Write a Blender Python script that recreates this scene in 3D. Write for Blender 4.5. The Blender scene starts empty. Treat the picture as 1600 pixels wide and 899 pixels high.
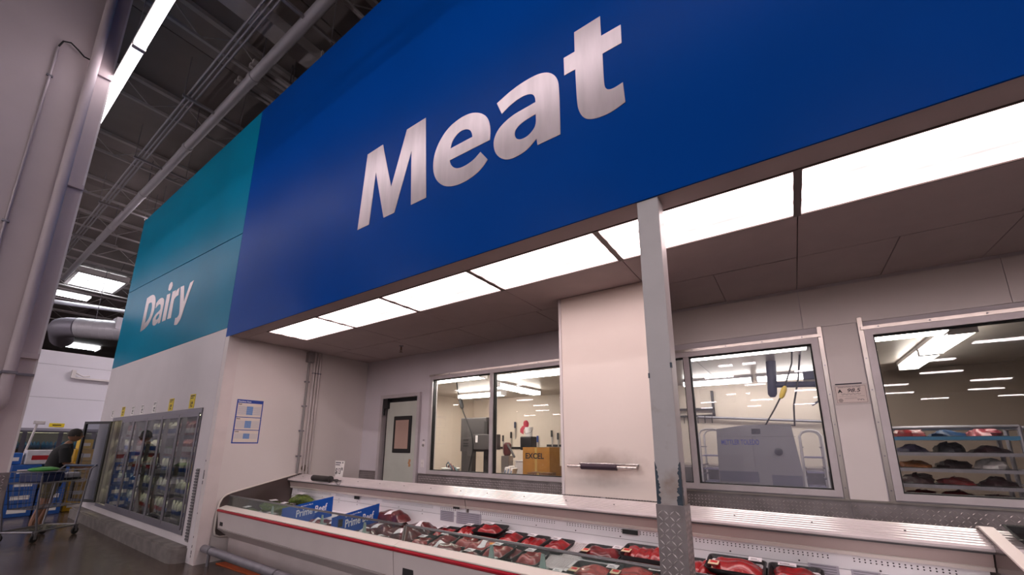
import bpy, bmesh, math, random
from mathutils import Vector, Matrix, Euler
R = random.Random(7)
SC = bpy.context.scene
COL = SC.collection
PI = math.pi

# ------------------------------------------------------------------ camera
def set_camera():
    yaw, pitch, roll = [math.radians(a) for a in (-34.42, 12.44, 0.26)]
    f = Vector((math.sin(yaw)*math.cos(pitch), math.cos(yaw)*math.cos(pitch), math.sin(pitch)))
    r = Vector((math.cos(yaw), -math.sin(yaw), 0)); u = r.cross(f)
    r2 = r*math.cos(roll)+u*math.sin(roll); u2 = u*math.cos(roll)-r*math.sin(roll)
    cd = bpy.data.cameras.new('camera'); cam = bpy.data.objects.new('camera', cd); COL.objects.link(cam)
    m = Matrix((r2, u2, -f)).transposed().to_4x4(); m.translation = (0, 0, 1.55)
    cam.matrix_world = m
    cd.sensor_width = 36.0; cd.lens = 630.45/1600*36; cd.shift_y = (555.64-449.5)/1600
    cd.clip_start = 0.02; cd.clip_end = 200
    SC.camera = cam
set_camera()

# ------------------------------------------------------------------ world, exposure
W = bpy.data.worlds.new('world'); SC.world = W; W.use_nodes = True
W.node_tree.nodes['Background'].inputs[0].default_value = (0.55, 0.52, 0.60, 1)
W.node_tree.nodes['Background'].inputs[1].default_value = 0.05
SC.view_settings.view_transform = 'Standard'; SC.view_settings.look = 'None'
SC.view_settings.gamma = 1.0; SC.view_settings.use_curve_mapping = False
SC.view_settings.exposure = 0.0
SC.cycles.use_denoising = True
SC.cycles.max_bounces = 8; SC.cycles.transparent_max_bounces = 24
SC.cycles.caustics_reflective = False; SC.cycles.caustics_refractive = False
SC.cycles.sample_clamp_indirect = 6.0

PANEL_LIGHT = 6.3      # lit ceiling panels over the meat case
HALL_LIGHT = 13.0      # strip lights over the aisle
FAR_LIGHT = 38.0       # lights of the hall behind the camera
ROOM_LIGHT = 16.0       # strip lights of the cutting room
COOLER_LIGHT = 14.0

# ------------------------------------------------------------------ materials
def lin(h):
    h = h.lstrip('#'); v = [int(h[i:i+2], 16)/255 for i in (0, 2, 4)]
    return tuple((c/12.92 if c <= .04045 else ((c+.055)/1.055)**2.4) for c in v)+(1,)
MATS = {}
def mat(name, col='#cccccc', rough=.5, metal=0., var=0., vscale=4., bump=0., bscale=60., spec=.5, col2=None, stretch=None, coat=0.):
    """procedural surface: base colour broken up by noise towards col2, optional fine bump"""
    if name in MATS: return MATS[name]
    m = bpy.data.materials.new(name); m.use_nodes = True; nt = m.node_tree; N = nt.nodes; L = nt.links
    b = N['Principled BSDF']
    c = lin(col) if isinstance(col, str) else tuple(col)+(1,)
    b.inputs['Base Color'].default_value = c; b.inputs['Roughness'].default_value = rough
    b.inputs['Metallic'].default_value = metal; b.inputs['Specular IOR Level'].default_value = spec
    if coat: b.inputs['Coat Weight'].default_value = coat; b.inputs['Coat Roughness'].default_value = .08
    tc = N.new('ShaderNodeTexCoord'); src = tc.outputs['Object']
    if stretch:
        mp = N.new('ShaderNodeMapping'); mp.inputs['Scale'].default_value = stretch
        L.new(src, mp.inputs['Vector']); src = mp.outputs['Vector']
    if var or col2:
        n = N.new('ShaderNodeTexNoise'); n.inputs['Scale'].default_value = vscale; n.inputs['Detail'].default_value = 5
        L.new(src, n.inputs['Vector'])
        mx = N.new('ShaderNodeMix'); mx.data_type = 'RGBA'
        mx.inputs[6].default_value = c
        mx.inputs[7].default_value = lin(col2) if col2 else tuple(x*(1-var) for x in c[:3])+(1,)
        rp = N.new('ShaderNodeMapRange'); rp.inputs[1].default_value = .38; rp.inputs[2].default_value = .66
        L.new(n.outputs['Fac'], rp.inputs[0]); L.new(rp.outputs[0], mx.inputs[0]); L.new(mx.outputs[2], b.inputs['Base Color'])
    if bump:
        n2 = N.new('ShaderNodeTexNoise'); n2.inputs['Scale'].default_value = bscale; n2.inputs['Detail'].default_value = 3
        L.new(src, n2.inputs['Vector'])
        bp = N.new('ShaderNodeBump'); bp.inputs['Strength'].default_value = bump; bp.inputs['Distance'].default_value = .01
        L.new(n2.outputs['Fac'], bp.inputs['Height']); L.new(bp.outputs['Normal'], b.inputs['Normal'])
    MATS[name] = m; return m
def emit(name, col, strength):
    if name in MATS: return MATS[name]
    m = bpy.data.materials.new(name); m.use_nodes = True; nt = m.node_tree
    b = nt.nodes['Principled BSDF']; b.inputs['Base Color'].default_value = (.8, .8, .8, 1)
    b.inputs['Emission Color'].default_value = tuple(col)+(1,); b.inputs['Emission Strength'].default_value = strength
    MATS[name] = m; return m
def glass(name, tint=(.95, .97, .96), haze=0., hazecol=(.6, .6, .75), ior=1.5):
    """thin window glass: clear transmission plus Fresnel mirror, optionally a film of haze"""
    if name in MATS: return MATS[name]
    m = bpy.data.materials.new(name); m.use_nodes = True; nt = m.node_tree; N = nt.nodes; L = nt.links
    N.remove(N['Principled BSDF']); out = N['Material Output']
    t = N.new('ShaderNodeBsdfTransparent'); t.inputs[0].default_value = tint+(1,)
    g = N.new('ShaderNodeBsdfGlossy'); g.inputs['Roughness'].default_value = .015
    # Schlick reflectance that is the same on both faces of a thin pane
    ge = N.new('ShaderNodeNewGeometry'); dt = N.new('ShaderNodeVectorMath'); dt.operation = 'DOT_PRODUCT'
    L.new(ge.outputs['Incoming'], dt.inputs[0]); L.new(ge.outputs['Normal'], dt.inputs[1])
    def mth(op, a, b):
        k = N.new('ShaderNodeMath'); k.operation = op
        for i, q in enumerate((a, b)):
            if q is None: continue
            if isinstance(q, (int, float)): k.inputs[i].default_value = q
            else: L.new(q, k.inputs[i])
        return k.outputs[0]
    f0 = ((ior-1)/(ior+1))**2
    pw = mth('POWER', mth('SUBTRACT', 1.0, mth('ABSOLUTE', dt.outputs['Value'], None)), 5.0)
    fres = mth('ADD', mth('MULTIPLY', pw, 1-f0), f0)
    mx = N.new('ShaderNodeMixShader'); last = t
    if haze:
        d = N.new('ShaderNodeBsdfDiffuse'); d.inputs[0].default_value = hazecol+(1,)
        tc = N.new('ShaderNodeTexCoord'); n = N.new('ShaderNodeTexNoise'); n.inputs['Scale'].default_value = 2.
        L.new(tc.outputs['Object'], n.inputs['Vector'])
        mr = N.new('ShaderNodeMapRange'); mr.inputs[3].default_value = haze*.6; mr.inputs[4].default_value = haze*1.4
        L.new(n.outputs['Fac'], mr.inputs[0])
        hm = N.new('ShaderNodeMixShader'); L.new(mr.outputs[0], hm.inputs[0]); L.new(t.outputs[0], hm.inputs[1]); L.new(d.outputs[0], hm.inputs[2]); last = hm
    L.new(fres, mx.inputs[0]); L.new(last.outputs[0], mx.inputs[1]); L.new(g.outputs[0], mx.inputs[2])
    L.new(mx.outputs[0], out.inputs['Surface'])
    MATS[name] = m; return m

# ------------------------------------------------------------------ mesh helpers
class MB:
    def __init__(s): s.v = []; s.f = []
    def add(s, vs, fs):
        o = len(s.v); s.v += [tuple(p) for p in vs]; s.f += [tuple(i+o for i in f) for f in fs]; return s
    def box(s, x0, x1, y0, y1, z0, z1):
        return s.add([(x0,y0,z0),(x1,y0,z0),(x1,y1,z0),(x0,y1,z0),(x0,y0,z1),(x1,y0,z1),(x1,y1,z1),(x0,y1,z1)],
            [(0,3,2,1),(4,5,6,7),(0,1,5,4),(1,2,6,5),(2,3,7,6),(3,0,4,7)])
    def cbox(s, x0, x1, y0, y1, z0, z1, c):
        """box with chamfered edges on all sides"""
        bm = bmesh.new(); bmesh.ops.create_cube(bm, size=1)
        for v in bm.verts:
            v.co = Vector((x0 if v.co.x < 0 else x1, y0 if v.co.y < 0 else y1, z0 if v.co.z < 0 else z1))
        bmesh.ops.bevel(bm, geom=bm.edges[:], offset=c, segments=2, profile=.6, affect='EDGES')
        bm.verts.index_update()
        s.add([v.co[:] for v in bm.verts], [[v.index for v in f.verts] for f in bm.faces]); bm.free(); return s
    def prism(s, poly, a0, a1, axis='x'):
        """extrude a closed 2D outline along an axis. x: poly=(y,z); y: poly=(x,z); z: poly=(x,y)"""
        n = len(poly)
        mk = {'x': lambda a, p: (a, p[0], p[1]), 'y': lambda a, p: (p[0], a, p[1]), 'z': lambda a, p: (p[0], p[1], a)}[axis]
        vs = [mk(a0, p) for p in poly]+[mk(a1, p) for p in poly]
        area = sum(poly[i][0]*poly[(i+1) % n][1]-poly[(i+1) % n][0]*poly[i][1] for i in range(n))
        flip = (area > 0) == (axis == 'y')
        fs = [tuple(range(n))[::-1], tuple(range(n, 2*n))]+[(i, (i+1) % n, (i+1) % n+n, i+n) for i in range(n)]
        if flip: fs = [f[::-1] for f in fs]
        return s.add(vs, fs)
    def tube(s, pts, r, n=10, closed=False):
        P = [Vector(p) for p in pts]; k = len(P); rs = r if isinstance(r, (list, tuple)) else [r]*k
        rings = []; ref = None
        for i in range(k):
            if closed: t = P[(i+1) % k]-P[i-1]
            else: t = (P[min(i+1, k-1)]-P[max(i-1, 0)])
            t.normalize()
            if ref is None:
                ref = Vector((0, 0, 1)) if abs(t.z) < .9 else Vector((1, 0, 0))
            a = (ref-t*ref.dot(t))
            if a.length < 1e-4: a = t.orthogonal()
            a.normalize(); b = t.cross(a); ref = a
            rings.append([P[i]+(a*math.cos(2*PI*j/n)+b*math.sin(2*PI*j/n))*rs[i] for j in range(n)])
        vs = [p for g in rings for p in g]; fs = []
        m = k if closed else k-1
        for i in range(m):
            for j in range(n):
                q = (i+1) % k
                fs.append((i*n+j, i*n+(j+1) % n, q*n+(j+1) % n, q*n+j))
        if not closed: fs += [tuple(range(n))[::-1], tuple(range((k-1)*n, k*n))]
        return s.add(vs, fs)
    def lathe(s, prof, c=(0, 0, 0), n=16, axis='z'):
        vs = []; fs = []
        for (r, h) in prof:
            for j in range(n):
                a = 2*PI*j/n; x, y = r*math.cos(a), r*math.sin(a)
                p = {'z': (x, y, h), 'x': (h, x, y), 'y': (y, h, x)}[axis]
                vs.append((c[0]+p[0], c[1]+p[1], c[2]+p[2]))
        k = len(prof)
        for i in range(k-1):
            for j in range(n): fs.append((i*n+j, i*n+(j+1) % n, (i+1)*n+(j+1) % n, (i+1)*n+j))
        fs += [tuple(range(n))[::-1], tuple(range((k-1)*n, k*n))]
        return s.add(vs, fs)
    def blob(s, c, r, n=12, m=8, jit=0., seed=0, flat=None):
        """lumpy ellipsoid"""
        q = random.Random(seed); vs = []; fs = []
        ph = [q.uniform(0, 6.28) for _ in range(6)]
        for i in range(m+1):
            th = PI*i/m
            for j in range(n):
                a = 2*PI*j/n
                k = 1+jit*(math.sin(2*a+ph[0]+3*th)+.7*math.sin(3*a+ph[1]-2*th)+.6*math.sin(5*a+ph[2]+4*th))/2
                z = math.cos(th)*r[2]*k
                if flat is not None and z < flat: z = flat
                vs.append((c[0]+r[0]*k*math.sin(th)*math.cos(a), c[1]+r[1]*k*math.sin(th)*math.sin(a), c[2]+z))
        for i in range(m):
            for j in range(n): fs.append((i*n+j, (i+1)*n+j, (i+1)*n+(j+1) % n, i*n+(j+1) % n))
        return s.add(vs, fs)
    def grid(s, fn, nu, nv):
        vs = [fn(i/nu, j/nv) for j in range(nv+1) for i in range(nu+1)]
        fs = [(j*(nu+1)+i, j*(nu+1)+i+1, (j+1)*(nu+1)+i+1, (j+1)*(nu+1)+i) for j in range(nv) for i in range(nu)]
        return s.add(vs, fs)
    def xform(s, M):
        s.v = [tuple(M @ Vector(p)) for p in s.v]; return s
    def mesh(s, name, off=(0, 0, 0)):
        me = bpy.data.meshes.new(name)
        me.from_pydata([(p[0]-off[0], p[1]-off[1], p[2]-off[2]) for p in s.v], [], s.f); me.update()
        return me
def wloc(o):
    v = Vector((0, 0, 0))
    while o: v += Vector(o.location); o = o.parent
    return v
def part(name, mb, m, parent=None, smooth=False, label=None):
    """link one mesh object; coordinates are world coordinates"""
    off = wloc(parent) if parent else (0, 0, 0)
    me = mb.mesh(name, off) if isinstance(mb, MB) else mb
    if not isinstance(mb, MB):
        for v in me.vertices: v.co -= Vector(off)
    bm = bmesh.new(); bm.from_mesh(me); bmesh.ops.recalc_face_normals(bm, faces=bm.faces[:]); bm.to_mesh(me); bm.free()
    o = bpy.data.objects.new(name, me); COL.objects.link(o); o.parent = parent
    if m: me.materials.append(m)
    if smooth:
        for p in me.polygons: p.use_smooth = True
        md = o.modifiers.new('es', 'EDGE_SPLIT'); md.split_angle = math.radians(40)
    if label: o['label'] = label
    return o
def tag(o, label, cat, group=None):
    o['label'] = label; o['category'] = cat
    if group: o['group'] = group
    return o
def thing(name, label, cat, loc=(0, 0, 0), group=None):
    o = bpy.data.objects.new(name, None); COL.objects.link(o); o.location = loc; o.empty_display_size = .1
    return tag(o, label, cat, group)
def struct(name, mb, m, parent=None, smooth=False):
    o = part(name, mb, m, parent, smooth)
    if not parent: o['kind'] = 'structure'
    return o
def sroot(name, loc=(0, 0, 0)):
    o = bpy.data.objects.new(name, None); COL.objects.link(o); o.location = loc; o['kind'] = 'structure'; o.empty_display_size = .1
    return o
def dup(root, loc, rz=0, label=None, group=None, scale=None, rx=0, ry=0):
    def cp(o, par):
        c = o.copy(); COL.objects.link(c); c.parent = par
        for ch in list(o.children): cp(ch, c)
        return c
    r = cp(root, root.parent); r.location = loc; r.rotation_euler = (rx, ry, rz)
    if scale: r.scale = (scale,)*3 if isinstance(scale, (int, float)) else scale
    if label: r['label'] = label
    if group: r['group'] = group
    return r
def text(body, size, M, bold=0., shear=0., align='LEFT', depth=.0006, sx=1.):
    cu = bpy.data.curves.new('txt', 'FONT'); cu.body = body; cu.size = size; cu.offset = bold; cu.shear = shear
    cu.align_x = align; cu.extrude = depth; cu.resolution_u = 3
    o = bpy.data.objects.new('txt', cu); COL.objects.link(o)
    bpy.context.view_layer.update()
    me = bpy.data.meshes.new_from_object(o.evaluated_get(bpy.context.evaluated_depsgraph_get()))
    bpy.data.objects.remove(o); bpy.data.curves.remove(cu)
    me.transform(M @ Matrix.Diagonal((sx, 1, 1, 1))); me.materials.clear(); return me
def on_front(x, y, z):      # writing on a face that looks towards -y
    return Matrix(((1,0,0,x),(0,0,-1,y),(0,1,0,z),(0,0,0,1)))
def on_left(x, y, z):       # writing on a face that looks towards +x, reading along +y
    return Matrix(((0,0,1,x),(1,0,0,y),(0,1,0,z),(0,0,0,1)))

# shared surfaces
white_wall = mat('white_wall', '#cfc8cb', .55, var=.05, vscale=1.5, bump=.05, bscale=120)
white_paint = mat('white_paint', '#d8d2d2', .45, var=.04, vscale=3)
frp = mat('glossy_white_panel', '#d9d2d0', .4, var=.05, vscale=1.2, bump=.06, bscale=150)
alu = mat('window_aluminium', '#bdb6b9', .4, .25, var=.08, vscale=8)
steel = mat('stainless_steel', '#b9b2ac', .28, .95, var=.12, vscale=10, stretch=(1, 1, .1))
dplate = mat('diamond_plate_steel', '#968e8f', .38, .7, var=.3, vscale=7)
dark = mat('black_plastic', '#141315', .45)
rubber = mat('black_rubber', '#1b1a1b', .7)
galv = mat('galvanised_pipe', '#8d8a92', .45, .6, var=.2, vscale=9)
grey_paint = mat('grey_painted_steel', '#8b8787', .5, .1, var=.1)
concrete = mat('kerb_concrete', '#77706d', .8, var=.35, vscale=6, bump=.35, bscale=25)
deckm = mat('roof_deck', '#8a8280', .75, var=.25, vscale=.6)
ceil_paint = mat('roof_steel_paint', '#b9b3b3', .6, var=.15, vscale=3)
tilem = mat('ceiling_tile_board', '#b3a5a3', .8, var=.05, vscale=5, bump=.1, bscale=200)
blue_vinyl = mat('blue_vinyl', '#00439a', .32, spec=.03, var=.10, vscale=.7, bump=.03, bscale=3)
teal_vinyl = mat('teal_vinyl', '#007da0', .30, spec=.04, var=.10, vscale=.7, bump=.03, bscale=3)
silver = mat('brushed_silver_vinyl', '#c9bdc0', .28, .55, var=.14, vscale=5, stretch=(2.2, 1, .35))
card_blue = mat('card_blue', '#0b4fa8', .35)
paper = mat('white_paper', '#e8e4e2', .6)
ink = mat('black_ink', '#1b191d', .6)
whiteprint = mat('white_print', '#dfe3ea', .5)
yellow_card = mat('yellow_card', '#d8be12', .5)
clear_glass = glass('window_glass', (.93, .93, .93))
hazy_glass = glass('misted_window_glass', (.93, .94, .97), haze=.10, hazecol=(.60, .60, .76))
case_glass = glass('case_glass', (.86, .92, .90), haze=.03, hazecol=(.6, .7, .65))

# ------------------------------------------------------------------ layout numbers (metres)
YF = 2.357       # face of the blue and teal wall
ZC = 3.073       # ceiling of the meat counter recess
XL = -6.60       # left wall of the recess
YB = 4.73        # back wall of the recess
ZT = 7.0         # top of the coloured wall
# ================================================================== the setting
# ---- floor
def floor_mat():
    m = bpy.data.materials.new('polished_concrete_floor'); m.use_nodes = True; nt = m.node_tree; N = nt.nodes; L = nt.links
    b = N['Principled BSDF']; tc = N.new('ShaderNodeTexCoord')
    n = N.new('ShaderNodeTexNoise'); n.inputs['Scale'].default_value = 1.3; n.inputs['Detail'].default_value = 8; n.inputs['Roughness'].default_value = .65
    L.new(tc.outputs['Object'], n.inputs['Vector'])
    cr = N.new('ShaderNodeValToRGB'); cr.color_ramp.elements[0].position = .3; cr.color_ramp.elements[1].position = .72
    cr.color_ramp.elements[0].color = lin('#382e29'); cr.color_ramp.elements[1].color = lin('#54483f')
    L.new(n.outputs['Fac'], cr.inputs[0]); L.new(cr.outputs[0], b.inputs['Base Color'])
    n2 = N.new('ShaderNodeTexNoise'); n2.inputs['Scale'].default_value = 9; L.new(tc.outputs['Object'], n2.inputs['Vector'])
    mr = N.new('ShaderNodeMapRange'); mr.inputs[3].default_value = .12; mr.inputs[4].default_value = .3
    L.new(n2.outputs['Fac'], mr.inputs[0]); L.new(mr.outputs[0], b.inputs['Roughness'])
    return m
struct('floor', MB().box(-62, 32, -72, 14, -.2, 0), floor_mat())
struct('wall_rear', MB().box(-62, 32, -72.3, -72, 0, 9), mat('hall_wall', '#9a9698', .7, var=.1, vscale=.5))
struct('wall_right', MB().box(32, 32.3, -72, 14, 0, 9), MATS['hall_wall'])
struct('wall_end', MB().box(-62.3, -62, -72, 14, 0, 9), MATS['hall_wall'])
struct('wall_beyond', MB().box(-62, 32, 14, 14.3, 0, 9), MATS['hall_wall'])

# ---- store roof: deck with seams between its sheets
ce = sroot('ceiling', (0, 0, 8.9))
part('roof_backing', MB().box(-62, 32, -72, 14, 8.96, 9.05), deckm, ce)
for i in range(20):
    for j in range(4):
        if i > 13 and j == 0: pass
        part('deck_sheet', MB().box(-36+i*2.5+.02, -36+(i+1)*2.5-.02, -24+j*9.5+.02, -24+(j+1)*9.5-.02, 8.9-.015*((i+j) % 3), 8.955),
             [deckm, mat('roof_deck_b', '#978f8c', .75, var=.25, vscale=.6)][(i*3+j) % 2], ce)

# ---- blue wall over the meat counter and teal wall over the dairy doors
wf = sroot('wall_front', (-2, YF, ZC))
part('blue_wall_panel', MB().box(-6.72, 6.5, YF, YF+.012, ZC, ZT), blue_vinyl, wf)
part('wall_core', MB().box(-6.72, 6.5, YF+.012, YF+.14, ZC+.03, ZT-.01), white_paint, wf)
wd = sroot('wall_dairy', (-9.8, YF, 0))
part('teal_wall_panel', MB().prism([(-12.86, 3.22), (-6.725, 3.22), (-6.725, 4.745), (-12.86, 5.075)], YF, YF+.14, 'y'), teal_vinyl, wd)
part('teal_wall_panel', MB().prism([(-12.86, 5.09), (-6.725, 4.76), (-6.725, ZT), (-12.86, ZT)], YF, YF+.14, 'y'), teal_vinyl, wd)
part('seam_backing', MB().box(-12.84, -6.73, YF+.02, YF+.12, 3.3, 6.9), mat('seam_dark', '#16394a', .8), wd)
part('white_wall_panel', MB().box(-12.86, -6.725, YF, YF+.14, 2.06, 3.212), white_wall, wd)
part('white_wall_panel', MB().box(-7.10, -6.725, YF, YF+.14, 0, 2.06), white_wall, wd)
part('white_wall_panel', MB().box(-12.86, -11.80, YF, YF+.14, 0, 2.06), white_wall, wd)
part('white_wall_panel', MB().box(-11.80, -7.10, YF, YF+.14, 0, .30), white_wall, wd)
part('wall_return', MB().box(-12.86, -12.74, YF+.14, 12, 0, ZT), white_wall, wd)

# ---- recess of the meat counter
wl = sroot('wall_left', (XL, 3.5, 0))
part('wall_panel', MB().box(-6.72, XL, 2.51, 3.645, 0, ZC), frp, wl)
part('wall_panel', MB().box(-6.72, XL, 3.651, YB+.12, 0, ZC), frp, wl)
part('end_column', MB().box(-6.72, -6.595, YF, 2.51, 0, ZC), mat('column_paint', '#d6cccb', .5, var=.06, vscale=4, bump=.05, bscale=40), wl)
# corner wear: bare dark chips on the column edge
ch = MB()
for z, s in ((.12, .03), (.2, .02), (.32, .015), (1.0, .03), (1.07, .045), (1.14, .03), (1.3, .015), (.08, .02), (.62, .012)):
    ch.cbox(-6.722, -6.722+.35*s+.012, YF-.0015, YF+.01, z, z+s*1.6, .001)
part('paint_chip', ch, mat('chip_grey', '#4a4648', .7), wl)

def wall_with_holes(x0, x1, z0, z1, holes, y0, y1):
    """list of boxes filling a wall around its openings (holes sorted in x)"""
    out = []; x = x0
    for (a, b, c, d) in holes:
        if a > x: out.append((x, a, z0, z1))
        if c > z0: out.append((a, b, z0, c))
        if d < z1: out.append((a, b, d, z1))
        x = b
    if x < x1: out.append((x, x1, z0, z1))
    return [(a, b, y0, y1, c, d) for a, b, c, d in out]
wb = sroot('wall_back', (-2, YB, 0))
HOLES = [(-6.06, -5.09, 0, 2.36), (-4.86, -1.95, 1.09, 2.64), (-1.90, .30, 1.11, 2.56), (.64, 3.4, 1.11, 2.58)]
bk = mat('back_wall_panel', '#cbc5cb', .45, var=.05, vscale=1.5, bump=.05, bscale=140)
for b in wall_with_holes(XL, 4.2, 0, ZC, HOLES, YB, YB+.12): part('wall_panel', MB().box(*b), bk, wb)
# raised white boards with seams above and between the windows
for (a, b, c, d) in ((-1.0, .20, 2.66, 3.04), (.205, 1.55, 2.66, 3.04), (1.555, 3.4, 2.66, 3.04), (.345, .595, 1.085, 2.655)):
    part('wall_board', MB().box(a, b, YB-.012, YB, c, d), frp, wb)
part('wall_return', MB().box(4.2, 4.35, YF, YB+.12, 0, ZC), frp, wb)
# stainless edge strips beside the right windows
for x, z0, z1 in ((.305, 1.09, 2.66), (.605, 1.085, 2.70)):
    st = part('edge_strip', MB().box(x, x+.034, YB-.02, YB-.001, z0, z1), steel, wb)
    sm = MB()
    for k in range(6): sm.lathe([(.006, 0), (.006, -.003)], (x+.017, YB-.02, z0+.1+k*(z1-z0-.2)/5), 8, 'y')
    part('screw', sm, galv, st)

# ---- recess ceiling
cr = sroot('ceiling_recess', (-2, 3.5, ZC))
part('ceiling_backing', MB().box(XL, 4.2, YF+.14, YB, ZC+.03, ZC+.1), mat('ceiling_grid_dark', '#8d807e', .8), cr)
part('ceiling_border', MB().box(XL, 6.5, YF+.0125, 2.545, ZC, ZC+.029), tilem, cr)
part('ceiling_border', MB().box(XL, -5.912, 2.549, 3.125, ZC, ZC+.03), tilem, cr)
for k in range(9):
    a = XL if k == 0 else -5.905+1.2205*(k-1)+.003
    b = -5.905+1.2205*k
    part('ceiling_tile', MB().box(a+.003, min(b, 4.2), 3.13, 3.878, ZC+.001*(k % 3), ZC+.03), tilem, cr)
x = XL; k = 0
while x < 4.2:
    b = min(.2+.63*math.floor((x-.2+1e-6)/.63)+.63, 4.2)
    part('ceiling_tile', MB().box(x+.003, b-.003, 3.886, YB, ZC+.0012*(k % 2), ZC+.03), tilem, cr)
    x = b; k += 1

# ---- windows
def window(name, x0, x1, z0, z1, mull, pane_mat):
    w = sroot(name, ((x0+x1)/2, YB, z0)); t = .055
    fr = MB().box(x0, x1, YB-.03, YB+.09, z0, z0+t).box(x0, x1, YB-.03, YB+.09, z1-t, z1)
    fr.box(x0, x0+t, YB-.03, YB+.09, z0+t, z1-t).box(x1-t, x1, YB-.03, YB+.09, z0+t, z1-t)
    part('frame', fr, alu, w)
    xs = [x0+t]+list(mull)+[x1-t]
    for m_ in mull: part('mullion', MB().box(m_-.028, m_+.028, YB-.028, YB+.085, z0+t, z1-t), alu, w)
    for i in range(len(xs)-1):
        a = xs[i]+(.028 if i else 0); b = xs[i+1]-(.028 if i < len(xs)-2 else 0)
        g = MB().box(a, a+.012, YB+.0, YB+.06, z0+t, z1-t).box(b-.012, b, YB+.0, YB+.06, z0+t, z1-t).box(a, b, YB, YB+.06, z0+t, z0+t+.01).box(a, b, YB, YB+.06, z1-t-.01, z1-t)
        part('gasket', g, rubber, w)
        part('pane', MB().box(a+.012, b-.012, YB+.028, YB+.034, z0+t+.01, z1-t-.01), pane_mat, w)
    cap = part('top_flashing', MB().box(x0-.02, x1+.02, YB-.036, YB-.002, z1, z1+.03), steel, w)
    sc = MB(); k = x0+.1
    while k < x1: sc.lathe([(.007, 0), (.007, -.004)], (k, YB-.036, z1+.015), 8, 'y'); k += .33
    part('screw', sc, galv, cap)
    return w
window('window_1', -4.86, -1.95, 1.09, 2.64, [-3.59], clear_glass)
window('window_2', -1.90, .30, 1.11, 2.56, [-.885], hazy_glass)
window('window_3', .64, 3.4, 1.11, 2.58, [2.05], clear_glass)

# ---- swing door with its window, standing a little ajar
d1 = sroot('door_1', (-5.57, YB, 0))
part('door_frame', MB().box(-6.08, -6.02, YB-.05, YB+.12, 0, 2.40).box(-5.13, -5.07, YB-.05, YB+.12, 0, 2.40).box(-6.02, -5.13, YB-.05, YB+.12, 2.34, 2.40), alu, d1)
lf = part('door_leaf', MB().cbox(-5.955, -5.17, YB+.02, YB+.053, .02, 2.27, .006), mat('door_leaf_grey', '#b9bdb4', .5, var=.08, vscale=3), d1)
part('window_gasket', MB().cbox(-5.75, -5.30, YB+.004, YB+.03, 1.40, 2.02, .012).box(-5.69, -5.36, YB+.002, YB+.02, 1.47, 1.95), rubber, lf)
part('window_pane', MB().box(-5.69, -5.36, YB-.001, YB+.003, 1.47, 1.95), mat('door_pane', '#a98e83', .12), lf)
part('door_gap_dark', MB().box(-6.02, -5.13, YB+.055, YB+.11, 2.20, 2.34).box(-6.02, -5.965, YB+.055, YB+.11, 0, 2.2).box(-5.165, -5.13, YB+.01, YB+.11, 0, 2.2).box(-6.02, -5.13, YB+.10, YB+.115, 0, 2.2), rubber, d1)  # black boxes standing in for the unlit gap around and behind the leaf
part('hinge', MB().cbox(-6.02, -5.90, YB-.04, YB+.03, 2.16, 2.34, .01).tube([(-5.99, YB-.03, 2.05), (-5.99, YB-.03, 2.2)], .018, 8), dark, d1)
part('rust_stain', MB().grid(lambda u, v: (-5.335+.05*u+.012*math.sin(9*v), YB+.0185, 1.18+.12*v), 2, 4), mat('rust', '#b98a63', .8), lf)

# ---- diamond plate wainscot on the back wall
def lugs(x0, x1, z0, z1, put, pitch=.03, ln=.022, wd=.006, h=.0025):
    """raised lozenges in alternating directions"""
    mb = MB(); n = int((x1-x0)/pitch); m_ = int((z1-z0)/pitch)
    for i in range(n):
        for j in range(m_):
            a = PI/4 if (i+j) % 2 else -PI/4
            cx = x0+(i+.5)*pitch; cz = z0+(j+.5)*pitch; c, s = math.cos(a), math.sin(a)
            pts = [(ln/2, 0), (0, wd/2), (-ln/2, 0), (0, -wd/2)]
            mb.add([put(cx+p*c-q*s, cz+p*s+q*c, 0) for p, q in pts]+[put(cx, cz, h)], [(0, 1, 4), (1, 2, 4), (2, 3, 4), (3, 0, 4)])
    return mb
wa = sroot('trim_1', (-2, YB, 0))
lugm = mat('worn_lug_steel', '#cbc3c3', .28, .8)
for (a, b) in ((XL+.01, -6.09), (-5.06, -1.96), (-1.9, .345), (.345, 3.9)):
    p = part('diamond_plate_sheet', MB().box(a, b-.004, YB-.010, YB-.0005, 0, 1.083), dplate, wa)
    lg = part('tread_lug', lugs(a+.01, b-.01, .93, 1.075, lambda u, w_, h: (u, YB-.010-h, w_), pitch=.032, ln=.028, wd=.008, h=.003), lugm, p); lg['kind'] = 'stuff'
# stainless sill strip along the plate
struct('trim_2', MB().box(-5.05, -1.96, YB-.03, YB-.012, 1.083, 1.09).box(-1.9, 3.9, YB-.03, YB-.012, 1.083, 1.098), steel)

# ---- cutting room behind the windows
rw = mat('cutting_room_wall', '#d8cabb', .5, var=.06, vscale=1.5)
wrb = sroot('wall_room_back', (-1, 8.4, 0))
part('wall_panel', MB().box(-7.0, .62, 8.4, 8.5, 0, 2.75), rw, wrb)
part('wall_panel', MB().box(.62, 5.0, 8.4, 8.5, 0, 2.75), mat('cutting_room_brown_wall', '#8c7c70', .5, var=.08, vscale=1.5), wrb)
struct('wall_room_left', MB().box(-7.1, -7.0, YB+.12, 8.5, 0, 2.75), rw)
struct('wall_room_right', MB().box(5.0, 5.1, YB+.12, 8.5, 0, 2.75), rw)
crm = sroot('ceiling_room', (-1, 6.6, 2.7))
for i in range(10):
    part('ceiling_panel', MB().box(-7.0+1.2*i+.004, -7.0+1.2*(i+1)-.004, YB+.12, 8.5, 2.70, 2.78), mat('room_ceiling_panel', '#c9c0b8', .35, .15, var=.08), crm)
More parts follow.
